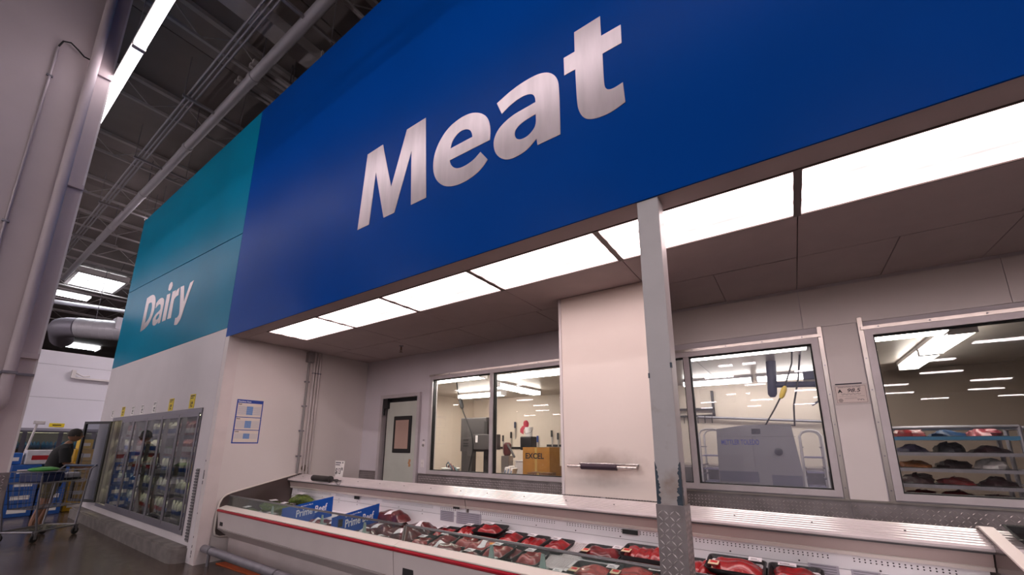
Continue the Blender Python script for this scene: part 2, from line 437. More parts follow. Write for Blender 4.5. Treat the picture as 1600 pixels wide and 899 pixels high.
# ================================================================== lettering, lights, posts
LET = {
'M': [(-3.611,4.757),(-3.343,4.762),(-3.145,4.16),(-2.957,4.762),(-2.679,4.763),(-2.607,3.833),(-2.82,3.833),(-2.863,4.461),(-3.061,3.833),(-3.231,3.833),(-3.427,4.447),(-3.467,3.833),(-3.67,3.833)],
'e': [(-1.853,4.107),(-1.847,4.184),(-1.856,4.269),(-1.885,4.351),(-1.937,4.416),(-2.013,4.472),(-2.102,4.507),(-2.211,4.515),(-2.335,4.491),(-2.435,4.424),(-2.508,4.32),(-2.538,4.213),(-2.534,4.102),(-2.508,4.016),(-2.458,3.937),(-2.391,3.876),(-2.321,3.838),(-2.229,3.812),(-2.123,3.808),(-2.021,3.825),(-1.934,3.862),(-1.873,3.923),(-1.955,4.035),(-2.015,3.997),(-2.083,3.976),(-2.164,3.971),(-2.225,3.985),(-2.274,4.018),(-2.307,4.063),(-2.321,4.111)],
'eh': [(-2.319,4.236),(-2.3,4.299),(-2.259,4.344),(-2.199,4.368),(-2.132,4.357),(-2.084,4.324),(-2.059,4.278),(-2.053,4.235)],
'a': [(-1.784,4.441),(-1.64,4.489),(-1.502,4.506),(-1.381,4.501),(-1.296,4.472),(-1.235,4.42),(-1.195,4.351),(-1.18,4.267),(-1.179,3.833),(-1.38,3.833),(-1.389,3.895),(-1.461,3.84),(-1.547,3.817),(-1.636,3.819),(-1.705,3.847),(-1.764,3.903),(-1.801,3.97),(-1.814,4.043),(-1.806,4.106),(-1.768,4.167),(-1.697,4.21),(-1.604,4.235),(-1.503,4.237),(-1.395,4.241),(-1.397,4.283),(-1.415,4.326),(-1.447,4.35),(-1.503,4.365),(-1.57,4.363),(-1.651,4.343),(-1.729,4.305)],
'ah': [(-1.393,4.126),(-1.481,4.121),(-1.547,4.106),(-1.587,4.077),(-1.598,4.039),(-1.586,3.995),(-1.553,3.965),(-1.504,3.955),(-1.45,3.966),(-1.392,4.017)],
't': [(-1.039,4.691),(-0.826,4.694),(-0.826,4.51),(-0.677,4.508),(-0.679,4.347),(-0.822,4.346),(-0.823,4.087),(-0.817,4.043),(-0.796,4.013),(-0.754,4.003),(-0.688,4.015),(-0.68,3.846),(-0.773,3.819),(-0.863,3.819),(-0.945,3.841),(-0.991,3.883),(-1.021,3.945),(-1.037,4.031),(-1.041,4.342),(-1.134,4.342),(-1.135,4.507),(-1.041,4.507)],
'D': [(-11.189,4.602),(-10.997,4.615),(-10.787,4.606),(-10.619,4.527),(-10.513,4.393),(-10.49,4.221),(-10.551,4.062),(-10.672,3.932),(-10.913,3.862),(-11.19,3.851),(-11.19,4.048),(-11.192,4.353)],
'Dh': [(-10.977,4.438),(-10.822,4.445),(-10.72,4.379),(-10.68,4.217),(-10.755,4.061),(-10.962,3.998),(-10.985,4.193)],
'a2': [(-10.454,4.347),(-10.312,4.403),(-10.128,4.402),(-9.989,4.336),(-9.944,4.245),(-9.949,4.036),(-9.953,3.844),(-10.089,3.846),(-10.095,3.893),(-10.219,3.832),(-10.368,3.848),(-10.453,3.912),(-10.465,4.014),(-10.345,4.092),(-10.155,4.123),(-10.1,4.155),(-10.135,4.249),(-10.228,4.284),(-10.311,4.267),(-10.437,4.231)],
'a2h': [(-10.098,4.064),(-10.205,4.05),(-10.277,4.013),(-10.271,3.963),(-10.189,3.941),(-10.1,3.979)],
'i': [(-9.86,4.4),(-9.661,4.39),(-9.646,3.838),(-9.854,3.848)],
'idot': [(-9.845,4.499),(-9.855,4.596),(-9.774,4.648),(-9.679,4.629),(-9.626,4.544),(-9.663,4.476),(-9.75,4.455)],
'r': [(-9.552,4.398),(-9.37,4.39),(-9.366,4.342),(-9.291,4.393),(-9.187,4.401),(-9.178,4.247),(-9.281,4.253),(-9.372,4.211),(-9.386,4.138),(-9.359,3.832),(-9.564,3.845)],
'y': [(-9.135,4.401),(-8.956,4.391),(-8.812,4.049),(-8.664,4.375),(-8.499,4.386),(-8.719,3.951),(-8.785,3.768),(-8.858,3.676),(-8.969,3.629),(-9.107,3.655),(-9.109,3.79),(-9.019,3.777),(-8.951,3.815),(-8.939,3.879)],
}
def smooth_poly(p, sharp=50):
    """round the curved runs of a traced outline, keep real corners"""
    for _ in range(2):
        out = []; n = len(p)
        for i in range(n):
            a, b, c = Vector(p[i-1]), Vector(p[i]), Vector(p[(i+1) % n])
            ang = math.degrees((b-a).angle(c-b, 0)) if (b-a).length and (c-b).length else 0
            if ang > sharp or ang < 2: out.append(tuple(b))
            else: out += [tuple(b+(a-b)*.25), tuple(b+(c-b)*.25)]
        p = out
    return p
def letter(name, outer, holes, parent):
    cu = bpy.data.curves.new('lt', 'CURVE'); cu.dimensions = '2D'; cu.fill_mode = 'BOTH'; cu.extrude = .002
    for pl in [outer]+holes:
        pl = smooth_poly(pl); sp = cu.splines.new('POLY'); sp.points.add(len(pl)-1); sp.use_cyclic_u = True
        for q, (x, z) in zip(sp.points, pl): q.co = (x, z, 0, 1)
    o = bpy.data.objects.new('lt', cu); COL.objects.link(o); bpy.context.view_layer.update()
    me = bpy.data.meshes.new_from_object(o.evaluated_get(bpy.context.evaluated_depsgraph_get()))
    bpy.data.objects.remove(o); bpy.data.curves.remove(cu); me.transform(on_front(0, YF-.002, 0)); me.materials.clear()
    return part(name, me, silver, parent)
ms = thing('meat_lettering', 'huge silver italic letters reading Meat across the blue wall', 'sign', (-2.2, YF, 3.8))
letter('letter_capital_m', LET['M'], [], ms); letter('letter_e', LET['e'], [LET['eh']], ms)
letter('letter_a', LET['a'], [LET['ah']], ms); letter('letter_t', LET['t'], [], ms)
ds = thing('dairy_lettering', 'silver italic letters reading Dairy on the teal wall', 'sign', (-9.8, YF, 3.8))
letter('letter_capital_d', LET['D'], [LET['Dh']], ds); letter('letter_a', LET['a2'], [LET['a2h']], ds)
li = letter('letter_i', LET['i'], [], ds); letter('dot', LET['idot'], [], li)
letter('letter_r', LET['r'], [], ds); letter('letter_y', LET['y'], [], ds)

# ---- lit ceiling panels over the counter
def diffuser_mat():
    m = bpy.data.materials.new('lit_diffuser'); m.use_nodes = True; nt = m.node_tree; N = nt.nodes; L = nt.links
    b = N['Principled BSDF']; b.inputs['Base Color'].default_value = (.8, .8, .8, 1); b.inputs['Roughness'].default_value = .4
    # the tubes behind the diffuser glow stronger along three lines
    tc = N.new('ShaderNodeTexCoord'); sp = N.new('ShaderNodeSeparateXYZ'); L.new(tc.outputs['Object'], sp.inputs[0])
    mu = N.new('ShaderNodeMath'); mu.operation = 'MULTIPLY'; mu.inputs[1].default_value = 2*PI/.19; L.new(sp.outputs['Y'], mu.inputs[0])
    co = N.new('ShaderNodeMath'); co.operation = 'COSINE'; L.new(mu.outputs[0], co.inputs[0])
    n = N.new('ShaderNodeTexNoise'); n.inputs['Scale'].default_value = 2.2; L.new(tc.outputs['Object'], n.inputs['Vector'])
    ad = N.new('ShaderNodeMath'); ad.operation = 'ADD'; L.new(co.outputs[0], ad.inputs[0]); L.new(n.outputs['Fac'], ad.inputs[1])
    mr = N.new('ShaderNodeMapRange'); mr.inputs[1].default_value = -.6; mr.inputs[2].default_value = 1.6
    mr.inputs[3].default_value = PANEL_LIGHT*.17; mr.inputs[4].default_value = PANEL_LIGHT*1.7
    L.new(ad.outputs[0], mr.inputs[0]); L.new(mr.outputs[0], b.inputs['Emission Strength'])
    b.inputs['Emission Color'].default_value = (1, .76, .745, 1)
    return m
DIFF = diffuser_mat()
lab = ['lit ceiling panel above the meat case, farthest left beside the recess corner', 'second lit ceiling panel from the left end of the recess', 'third lit ceiling panel from the left end of the recess',
       'lit ceiling panel just left of the steel post', 'lit ceiling panel whose middle is crossed by the steel post top', 'lit ceiling panel at the right edge of the photo']
framem = mat('light_frame', '#6f6461', .5, .2)
for k in range(7):
    a = -5.905+1.2205*k; b = a+1.2205
    t = thing('ceiling_light', lab[k] if k < 6 else 'lit ceiling panel beyond the right edge of the photo', 'ceiling light', ((a+b)/2, 2.835, ZC), 'lit panels in the recess ceiling')
    y0, y1 = 2.549, 3.125
    part('frame', MB().box(a, b, y0, y0+.010, ZC-.006, ZC+.02).box(a, b, y1-.010, y1, ZC-.006, ZC+.02).box(a, a+.022, y0+.010, y1-.010, ZC-.006, ZC+.02).box(b-.022, b, y0+.010, y1-.010, ZC-.006, ZC+.02), framem, t)
    part('diffuser', MB().box(a+.022, b-.022, y0+.010, y1-.010, ZC+.002, ZC+.012), DIFF, t)

# ---- sprinkler head
t = thing('ceiling_sprinkler', 'small brass sprinkler head hanging from the recess ceiling', 'sprinkler', (-4.98, 4.15, ZC))
part('escutcheon', MB().lathe([(.035, 0), (.032, -.008), (.014, -.014)], (-4.98, 4.15, ZC), 16), galv, t, True)
part('body', MB().lathe([(.012, -.01), (.012, -.06), (.008, -.065)], (-4.98, 4.15, ZC), 10).tube([(-4.993, 4.15, ZC-.06), (-5.0, 4.15, ZC-.075), (-4.98, 4.15, ZC-.1)], .004, 6).tube([(-4.967, 4.15, ZC-.06), (-4.96, 4.15, ZC-.075), (-4.98, 4.15, ZC-.1)], .004, 6), mat('brass', '#7d6a58', .4, .8), t)
part('deflector', MB().lathe([(.006, -.098), (.03, -.102), (.03, -.105), (.004, -.108)], (-4.98, 4.15, ZC), 14), MATS['brass'], t)

# ---- steel post with diamond plate cladding
def post_mat():
    m = mat('post_paint', '#b6b2b3', .42, .1, var=.06, vscale=5, bump=.06, bscale=40).copy(); m.name = 'worn_post_paint'
    nt = m.node_tree; N = nt.nodes; L = nt.links; b = N['Principled BSDF']
    src = b.inputs['Base Color'].links[0].from_socket
    tc = N.new('ShaderNodeTexCoord'); sp = N.new('ShaderNodeSeparateXYZ'); L.new(tc.outputs['Object'], sp.inputs[0])
    n = N.new('ShaderNodeTexNoise'); n.inputs['Scale'].default_value = 9; n.inputs['Detail'].default_value = 6; L.new(tc.outputs['Object'], n.inputs['Vector'])
    h = N.new('ShaderNodeMapRange'); h.inputs[1].default_value = 1.15; h.inputs[2].default_value = 1.75; h.inputs[3].default_value = .42; h.inputs[4].default_value = 0; L.new(sp.outputs['Z'], h.inputs[0])
    ad = N.new('ShaderNodeMath'); ad.operation = 'ADD'; L.new(n.outputs['Fac'], ad.inputs[0]); L.new(h.outputs[0], ad.inputs[1])
    r1 = N.new('ShaderNodeMapRange'); r1.inputs[1].default_value = .66; r1.inputs[2].default_value = .95; L.new(ad.outputs[0], r1.inputs[0])
    mx = N.new('ShaderNodeMix'); mx.data_type = 'RGBA'; mx.inputs[7].default_value = lin('#9a8a80'); L.new(src, mx.inputs[6]); L.new(r1.outputs[0], mx.inputs[0])
    L.new(mx.outputs[2], b.inputs['Base Color']); return m
PX0, PX1, PY0, PY1 = -.660, -.520, 2.362, 2.492
t = thing('support_post', 'square grey steel post with diamond plate base in front of the meat case', 'post', ((PX0+PX1)/2, (PY0+PY1)/2, 0))
part('shaft', MB().cbox(PX0+.004, PX1-.004, PY0+.004, PY1-.004, 0, ZC-.002, .006), post_mat(), t)
cl = part('plate_cladding', MB().box(PX0, PX1+.004, PY0, PY0+.0035, 0, 1.236).box(PX1-.0035+.004, PX1+.004, PY0+.0035, PY1+.006, 0, 1.236).box(PX0-.003, PX0, PY0, PY1+.006, 0, 1.236).box(PX0, PX1+.004, PY1-.003+.006, PY1+.006, 0, 1.236), dplate, t)
lg = lugs(PX0+.003, PX1, .55, 1.23, lambda u, w_, h: (u, PY0-h, w_), .030, .034, .0085, .003)
lg2 = lugs(PY0+.003, PY1, .55, 1.23, lambda u, w_, h: (PX1+.004+h, u, w_), .030, .034, .0085, .003)
lg.add(lg2.v, lg2.f); o = part('tread_lug', lg, lugm, cl); o['kind'] = 'stuff'
# ragged scabs of bare blue-grey steel along both edges above the cladding
def scab(side, seed):
    q = random.Random(seed); mb = MB(); n = 26; z0, z1 = 1.237, 1.46
    pts = []
    for i in range(n+1):
        f_ = i/n; w_ = (.020*(1-f_)**.6+.004)*q.uniform(.55, 1.35)
        if i == n: w_ = .001
        pts.append((w_, z0+(z1-z0)*f_))
    ex = PX0+.0035 if side < 0 else PX1-.0035
    for i in range(n):
        (w0, a), (w1, b) = pts[i], pts[i+1]
        mb.add([(ex, PY0+.0035, a), (ex-side*w0, PY0+.0035, a), (ex-side*w1, PY0+.0035, b), (ex, PY0+.0035, b)], [(0, 1, 2, 3)])
        mb.add([(ex, PY0+.0035, a), (ex, PY0+.02+w0, a), (ex, PY0+.02+w1, b), (ex, PY0+.0035, b)], [(0, 1, 2, 3)])
    return mb
bare = mat('bare_blue_steel', '#44505c', .5, .4, var=.3, vscale=30)
part('bare_patch', scab(-1, 3), bare, t); part('bare_patch', scab(1, 5), bare, t)
part('bare_patch', MB().cbox(PX0+.0025, PX0+.012, PY0+.002, PY0+.02, 1.93, 1.96, .001), bare, t); part('bare_patch', MB().cbox(PX1-.012, PX1-.002, PY0+.002, PY0+.02, 1.98, 2.01, .001), bare, t)

# ---- insulated panel with a handle behind the post
def panel_mat():
    m = mat('panel_skin', '#e2d8d0', .35, var=.03, vscale=2).copy(); m.name = 'soiled_panel_skin'
    nt = m.node_tree; N = nt.nodes; L = nt.links; b = N['Principled BSDF']; src = b.inputs['Base Color'].links[0].from_socket
    tc = N.new('ShaderNodeTexCoord'); mp = N.new('ShaderNodeMapping'); mp.inputs['Location'].default_value = (.10, 0, -1.62); mp.inputs['Scale'].default_value = (2.6, 1, 6.0)
    mp.vector_type = 'POINT'; L.new(tc.outputs['Object'], mp.inputs['Vector'])
    # hand grime around the handle, an oval smear broken up by noise
    sx = N.new('ShaderNodeVectorMath'); sx.operation = 'SUBTRACT'; sx.inputs[1].default_value = (0, 0, 0)
    ln_ = N.new('ShaderNodeSeparateXYZ'); L.new(mp.outputs['Vector'], ln_.inputs[0])
    cx = N.new('ShaderNodeCombineXYZ'); L.new(ln_.outputs['X'], cx.inputs['X']); L.new(ln_.outputs['Z'], cx.inputs['Z'])
    le = N.new('ShaderNodeVectorMath'); le.operation = 'LENGTH'; L.new(cx.outputs[0], le.inputs[0])
    n = N.new('ShaderNodeTexNoise'); n.inputs['Scale'].default_value = 7; n.inputs['Detail'].default_value = 5; L.new(tc.outputs['Object'], n.inputs['Vector'])
    ad = N.new('ShaderNodeMath'); ad.operation = 'ADD'; L.new(le.outputs['Value'], ad.inputs[0]); L.new(n.outputs['Fac'], ad.inputs[1])
    r1 = N.new('ShaderNodeMapRange'); r1.inputs[1].default_value = .75; r1.inputs[2].default_value = 1.6; r1.inputs[3].default_value = .55; r1.inputs[4].default_value = 0; L.new(ad.outputs[0], r1.inputs[0])
    mx = N.new('ShaderNodeMix'); mx.data_type = 'RGBA'; mx.inputs[7].default_value = lin('#8a7364'); L.new(src, mx.inputs[6]); L.new(r1.outputs[0], mx.inputs[0])
    L.new(mx.outputs[2], b.inputs['Base Color']); return m
t = thing('insulated_panel', 'tall white insulated panel with dark purple grip handle left of the steel post', 'panel', (-1.45, 3.75, 1.083))
part('panel', MB().box(-1.885, -.98, 3.67, 3.95, 1.083, ZC-.003), panel_mat(), t)
part('edge_trim', MB().box(-1.913, -1.886, 3.662, 3.95, 1.083, ZC-.003).box(-.979, -.965, 3.662, 3.95, 1.083, ZC-.003), white_paint, t)
h = part('handle', MB().tube([(-1.80, 3.655, 1.353), (-1.80, 3.60, 1.353)], .014, 8).tube([(-1.17, 3.655, 1.353), (-1.17, 3.60, 1.353)], .014, 8).tube([(-1.815, 3.60, 1.353), (-1.152, 3.60, 1.353)], .016, 12)
         .cbox(-1.72, -1.15, 3.655, 3.668, 1.365, 1.385, .004), mat('chrome', '#c4bcb8', .18, 1.), t, True)
part('grip', MB().lathe([(.016, -1.675), (.028, -1.672), (.028, -1.33), (.016, -1.327)], (0, 3.60, 1.353), 14, 'x'), mat('purple_grip', '#33202f', .5), h, True)
# ================================================================== building column at the left edge
CX = -6.95
colm = mat('column_wall_paint', '#c6b8ba', .6, var=.06, vscale=2, bump=.05, bscale=60)
t = thing('building_column', 'wide pale building column filling the left edge, pipe clamped to it', 'column', (CX-.3, .1, 0))
part('shaft', MB().box(CX-.6, CX, -.9, .505, 0, 8.9), colm, t)
part('side_shaft', MB().box(CX-.6, CX-.035, .505, .662, 0, 8.9), colm, t)
for z in (2.50, 4.66, 6.30):
    part('ledge', MB().cbox(CX-.10, CX-.004, .506, .664, z-.035, z+.03, .006), colm, t)
part('edge_angle', MB().box(CX-.62, CX-.030, .650, .668, 1.23, 8.9), white_paint, t)
pl = part('plate_cladding', MB().box(CX-.61, CX+.006, -.91, .675, 0, 1.232), dplate, t)
o = part('tread_lug', lugs(.35, .67, .25, 1.22, lambda u, w_, h: (CX+.006+h, u, w_), .03, .03, .008, .003), lugm, pl); o['kind'] = 'stuff'
t = thing('standpipe', 'thick painted vertical pipe running up the pale column', 'pipe', (CX+.06, .49, 2.2))
part('pipe', MB().tube([(CX+.09, .475, 2.02), (CX+.09, .475, 8.85)], .048, 14), mat('pipe_paint', '#bdb0b4', .6, 0., var=.06), t, True)
part('elbow', MB().tube([(CX+.09, .475, 2.06), (CX+.09, .473, 1.98), (CX+.06, .468, 1.93), (CX+.001, .465, 1.92)], .052, 14), MATS['pipe_paint'], t, True)
for z in (2.28,):
    part('clamp', MB().cbox(CX+.001, CX+.03, .15, .66, z-.014, z+.014, .004).box(CX+.03, CX+.145, .42, .53, z-.014, z+.014), galv, t)
t = thing('thin_conduit', 'thin metal conduit with a loose black wire on the pale column', 'conduit', (CX+.02, .165, 1.24))
part('conduit', MB().tube([(CX+.015, .165, 1.24), (CX+.015, .165, 6.33)], .013, 8), mat('conduit_paint', '#a99ea3', .45, .3), t, True)
part('wire', MB().tube([(CX+.015, .165, 6.33), (CX+.03, .19, 6.43), (CX+.05, .25, 6.45), (CX+.06, .32, 6.40), (CX+.05, .38, 6.36), (CX+.04, .43, 6.37)], .009, 6), rubber, t, True)
for z in (2.9, 3.95, 5.9): part('strap', MB().cbox(CX+.001, CX+.03, .137, .193, z-.012, z+.012, .004), galv, t)

# ================================================================== under the store roof
t = thing('sprinkler_main', 'large pale sprinkler pipe running under the roof along the coloured wall', 'pipe', (-9, 2.33, 8.0))
part('pipe', MB().tube([(-23.5, 2.33, 8.0), (-2.5, 2.33, 8.0)], .085, 16), mat('sprinkler_pipe_paint', '#b4b1b7', .45, .15), t, True)
for x in (-4.2, -7.3, -10.4, -13.5, -16.6):
    part('coupling', MB().lathe([(.085, x-.06), (.098, x-.05), (.098, x+.05), (.085, x+.06)], (0, 2.33, 8.0), 16, 'x'), MATS['sprinkler_pipe_paint'], t, True)
    part('hanger', MB().tube([(x+.3, 2.33, 8.07), (x+.3, 2.33, 8.865)], .009, 6), galv, t)
conn = ['outermost of the three thin conduits under the roof, nearest the column', 'middle of the three thin conduits under the roof', 'innermost of the three thin conduits, nearest the big sprinkler pipe']
for y, lb in zip((1.81, 1.875, 1.94), conn):
    o = part('roof_conduit', MB().tube([(-30, y, 8.02), (-3, y, 8.02)], .019, 8), mat('roof_conduit_zinc', '#a3a0a6', .4, .4), None, True)
    tag(o, lb, 'conduit', 'conduits under the roof')
for x, lb in ((-5.47, 'trapeze hanger under the roof conduits, nearest the camera'), (-8.77, 'second trapeze hanger under the roof conduits'), (-11.76, 'third trapeze hanger under the roof conduits'), (-14.9, 'fourth trapeze hanger under the roof conduits'), (-18, 'farthest trapeze hanger under the roof conduits')):
    t = thing('trapeze_hanger', lb, 'hanger', (x, 2.25, 7.97), 'conduit hangers')
    part('channel', MB().box(x-.025, x+.025, 1.74, 2.78, 7.955, 8.0), mat('strut_zinc', '#a19c9f', .45, .4), t)
    for y in (1.76, 2.72): part('rod', MB().tube([(x, y, 7.90), (x, y, 8.865)], .007, 6), MATS['strut_zinc'], t)
t = thing('roof_duct', 'square pale duct under the roof ending at the blue wall', 'duct', (-6.43, 1, 8.3))
part('duct', MB().box(-6.61, -6.26, -6, 2.98, 8.3, 8.52), ceil_paint, t)
part('flange', MB().box(-6.63, -6.24, 2.96, 3.0, 8.28, 8.54), ceil_paint, t)
for x, y0, lb in ((-7.35, 2.25, 'short twin rail under the roof behind the big pipe, nearest the duct'), (-7.95, 2.25, 'second short twin rail under the roof behind the big pipe'), (-4.35, 2.3, 'short twin rail under the roof at the top of the blue wall')):
    t = thing('roof_rail', lb, 'rail', (x, y0, 8.2), 'short rails under the roof')
    for dx in (0, .12): part('rail', MB().box(x+dx, x+dx+.07, y0, y0+1.4, 8.2, 8.27), ceil_paint, t)
    for dx in (.035, .155): part('drop_rod', MB().tube([(x+dx, y0+.7, 8.27), (x+dx, y0+.7, 8.865)], .008, 6), galv, t)
# bar joists across the hall
def joist(x, y0, y1, lb):
    t = thing('roof_joist', lb, 'joist', (x, y0, 8.3), 'roof joists')
    part('top_chord', MB().box(x-.05, x+.05, y0, y1, 8.80, 8.88), ceil_paint, t)
    part('bottom_chord', MB().box(x-.03, x+.03, y0, y1, 8.32, 8.37), ceil_paint, t)
    n = int((y1-y0)/.55); pts = [(x, y0+i*(y1-y0)/n, 8.36 if i % 2 else 8.82) for i in range(n+1)]
    part('web', MB().tube(pts, .014, 5), ceil_paint, t)
onames = ['first', 'second', 'third', 'fourth', 'fifth', 'sixth', 'seventh', 'eighth', 'ninth', 'tenth', 'eleventh', 'twelfth']
for k in range(12): joist(-5.0-2.6*k, -8, 10, '%s open web roof joist counted from the blue wall towards the far end' % onames[k])
for k, y in enumerate((.2, -1.4, 3.6)):
    o = part('roof_cable', MB().tube([(-22+.8*i, y+.08*math.sin(i*1.3+k), 8.55-.10*abs(math.sin(i*.95+k))) for i in range(24)], .014, 6), mat('roof_cable_grey', '#5b5759', .6), None, True)
    tag(o, ['slack grey cable under the roof between the column and the conduits', 'slack grey cable under the roof left of the strip lights', 'slack grey cable under the roof above the teal wall'][k], 'cable')

# ---- strip lights of the hall
TUBE = emit('hall_lamp', (1, .88, .92), HALL_LIGHT)
def strip_light(loc, label, length=2.4, along='x', group='strip lights of the hall', hw=.052):
    t = thing('strip_light', label, 'strip light', loc, group); x, y, z = loc; h = length/2
    q = (lambda a0, a1, b0, b1, z0, z1: MB().box(x+a0, x+a1, y+b0, y+b1, z0, z1)) if along == 'x' else (lambda a0, a1, b0, b1, z0, z1: MB().box(x+b0, x+b1, y+a0, y+a1, z0, z1))
    part('housing', q(-h, h, -hw-.008, hw+.008, z+.06, z+.11), white_paint, t)
    part('lens', q(-h+.03, h-.03, -hw, hw, z, z+.06), TUBE, t)
    for s in (-1, 1): part('end_cap', q(min(s*h, s*(h-.03)), max(s*h, s*(h-.03)), -hw-.008, hw+.008, z-.008, z+.06), white_paint, t)
    for s in (-.7, .7):
        c = (x+s*h, y) if along == 'x' else (x, y+s*h)
        part('chain', MB().tube([(c[0], c[1], z+.11), (c[0], c[1], 8.865)], .006, 5), galv, t)
    return t
# one continuous row of strips over the aisle before the coloured wall
for k, x in enumerate((-19.35, -16.94, -14.53, -12.12, -9.71, -7.31, -4.90, -2.49, -.08, 2.33, 4.74)):
    lb = {5: 'glowing strip light beside the column, the farther of the two in view', 6: 'glowing strip light at the top edge, the nearer of the two in view'}.get(k)
    lb = lb or ('strip light of the aisle row, %s past the column' % ['fifth', 'fourth', 'third', 'second', 'first'][k] if k < 5 else 'strip light of the aisle row, %s above the camera' % ['', '', '', '', '', '', '', 'first', 'second', 'third', 'fourth'][k])
    strip_light((x, .728, 6.3), lb, 2.40, group='strip lights over the aisle')
strip_light((-14.6, 2.9, 7.9), 'small far strip light at the upper corner of the teal wall', 1.0)
def far_light():
    t = thing('hall_light', 'distant hall light seen as a reflection in the windows', 'strip light', (0, 0, 0), 'hall lights reflected in the windows')
    part('housing', MB().box(-1.3, 1.3, -.28, .28, .06, .12).tube([(-.9, 0, .12), (-.9, 0, 1.16)], .01, 4).tube([(.9, 0, .12), (.9, 0, 1.16)], .01, 4), white_paint, t)
    part('lens', MB().box(-1.27, 1.27, -.25, .25, 0, .06), emit('hall_lamp_far', (1, .89, .91), FAR_LIGHT), t)
    return t
first = None
for j, y in enumerate((-6, -13, -20, -26, -32, -39, -47, -56, -66)):
    for x in range(-54, 28, 7):
        if y > -18 and not -30 < x < 16: continue
        if first is None: first = far_light(); first.location = (x, y, 7.7)
        else: dup(first, (x+(j % 2)*2, y, 7.7), 0)
for (x, y) in ((-16.5, 5.9), (-16.5, 8.7), (-16.5, 11.5)): dup(first, (x, y, 7.7), PI/2, 'added light hidden behind the teal wall, brightening the far partition', 'added lights behind the teal wall')  # added out of view to brighten the far partition
strip_light((-27.0, 3.0, 8.2), 'broad lit ceiling fixture just below the skylight', 1.3, 'y', hw=.35)
# ---- skylight and round duct far behind
t = thing('skylight', 'bright rectangular skylight above the far partition', 'skylight', (-25.3, 3.5, 8.85))
part('curb', MB().box(-26.5, -24.1, 2.68, 2.78, 8.6, 8.865).box(-26.5, -24.1, 4.26, 4.36, 8.6, 8.865).box(-24.2, -24.1, 2.78, 4.26, 8.6, 8.865).box(-26.5, -26.4, 2.78, 4.26, 8.6, 8.865), white_paint, t)
part('glazing', MB().box(-26.4, -24.2, 2.78, 4.26, 8.82, 8.86), emit('daylight_glazing', (.92, .97, 1.0), 9.0), t)
t = thing('second_skylight', 'small bright skylight strip seen under the round duct', 'skylight', (-45.05, 6.28, 8.85))
part('glazing', MB().box(-45.85, -44.25, 5.38, 7.18, 8.80, 8.85), MATS['daylight_glazing'], t)
for s in (-1, 1): part('curb', MB().box(-45.95, -44.15, 6.28+s*.95-.05, 6.28+s*.95+.05, 8.7, 8.955), white_paint, t)
t = thing('round_duct', 'fat white round air duct above the far partition', 'duct', (-24, 3.6, 6.3))
ductm = mat('duct_white', '#dedbe4', .4, .15, var=.05)
pts = [(-27.5, 3.15, 6.25), (-25.9, 2.92, 6.25), (-25.2, 2.80, 6.25), (-24.75, 2.78, 6.25), (-24.42, 2.90, 6.25), (-24.2, 3.15, 6.25), (-22.4, 5.9, 6.25)]
part('elbow', MB().tube(pts[:6], .40, 18), mat('duct_grey', '#a8a4b3', .45, .2), t, True)
part('run', MB().tube(pts[5:], .42, 20), ductm, t, True)
sp = MB()
for k in range(14):
    f_ = .04+k*.07; c = Vector(pts[5]).lerp(Vector(pts[6]), f_); d = (Vector(pts[6])-Vector(pts[5])).normalized()
    sp.tube([c-d*.006, c+d*.006], .427, 20)
part('seam', sp, ductm, t)
c = Vector(pts[5]).lerp(Vector(pts[6]), .36)
for f_ in (.15, .5, .85):
    q = Vector(pts[5]).lerp(Vector(pts[6]), f_); part('hanger', MB().tube([(q.x, q.y, q.z+.40), (q.x, q.y, 8.88)], .012, 6), galv, t)
part('outlet_box', MB().box(c.x-.1, c.x+.55, c.y-.1, c.y+.5, 6.25, 6.75), ductm, t)
o = part('cross_pipe', MB().tube([(-26.5, 1.6, 7.6), (-25.0, 5.6, 7.6)], .09, 10), ductm, None, True); tag(o, 'white pipe crossing above the round duct', 'pipe')
for q in ((-26.2, 2.4), (-25.3, 4.8)): part('hanger', MB().tube([(q[0], q[1], 7.66), (q[0], q[1], 8.88)], .01, 6), galv, o)

# ================================================================== poster, conduits, signs and switches
X = XL
t = thing('nutrition_poster', 'blue and cream nutrition chart poster on the left recess wall', 'poster', (X, 2.765, 1.54))
part('sheet', MB().box(X+.0005, X+.004, 2.585, 2.942, 1.545, 2.175), mat('poster_blue', '#1d3f9a', .4), t)
cream = mat('poster_cream', '#d8cec4', .5); lineb = mat('poster_lines', '#9aa6c4', .5); tabb = mat('poster_table_blue', '#4f86c6', .5)
for (z0, z1, n, w0, ttl) in ((1.925, 2.125, 9, 'Beef', 0), (1.742, 1.915, 6, 'Pork', 1), (1.562, 1.732, 4, 'Lamb', 2)):
    p = part('chart_panel', MB().box(X+.004, X+.0046, 2.600, 2.927, z0, z1), cream, t)
    top = z1-.045; hgt = [.125, .105, .075][ttl]
    lb = MB()
    for k in range(n): lb.box(X+.0046, X+.005, 2.61, 2.918, top-hgt*(k+.5)/n-.0022, top-hgt*(k+.5)/n+.0022)
    part('table_rule', lb, lineb, p)
    tb = MB()
    for k in range(n):
        for c in range(5): tb.box(X+.005, X+.0055, 2.725+c*.017, 2.725+c*.017+.015, top-hgt*(k+1)/n+.001, top-hgt*k/n-.001)
    part('table_cell', tb, tabb, p)
    part('heading', text(w0, .024, on_left(X+.005, 2.608, z1-.026), .0008), ink, p)
part('title', text('Nutrition Facts', .028, on_left(X+.0045, 2.60, 2.139), .0008), whiteprint, t)

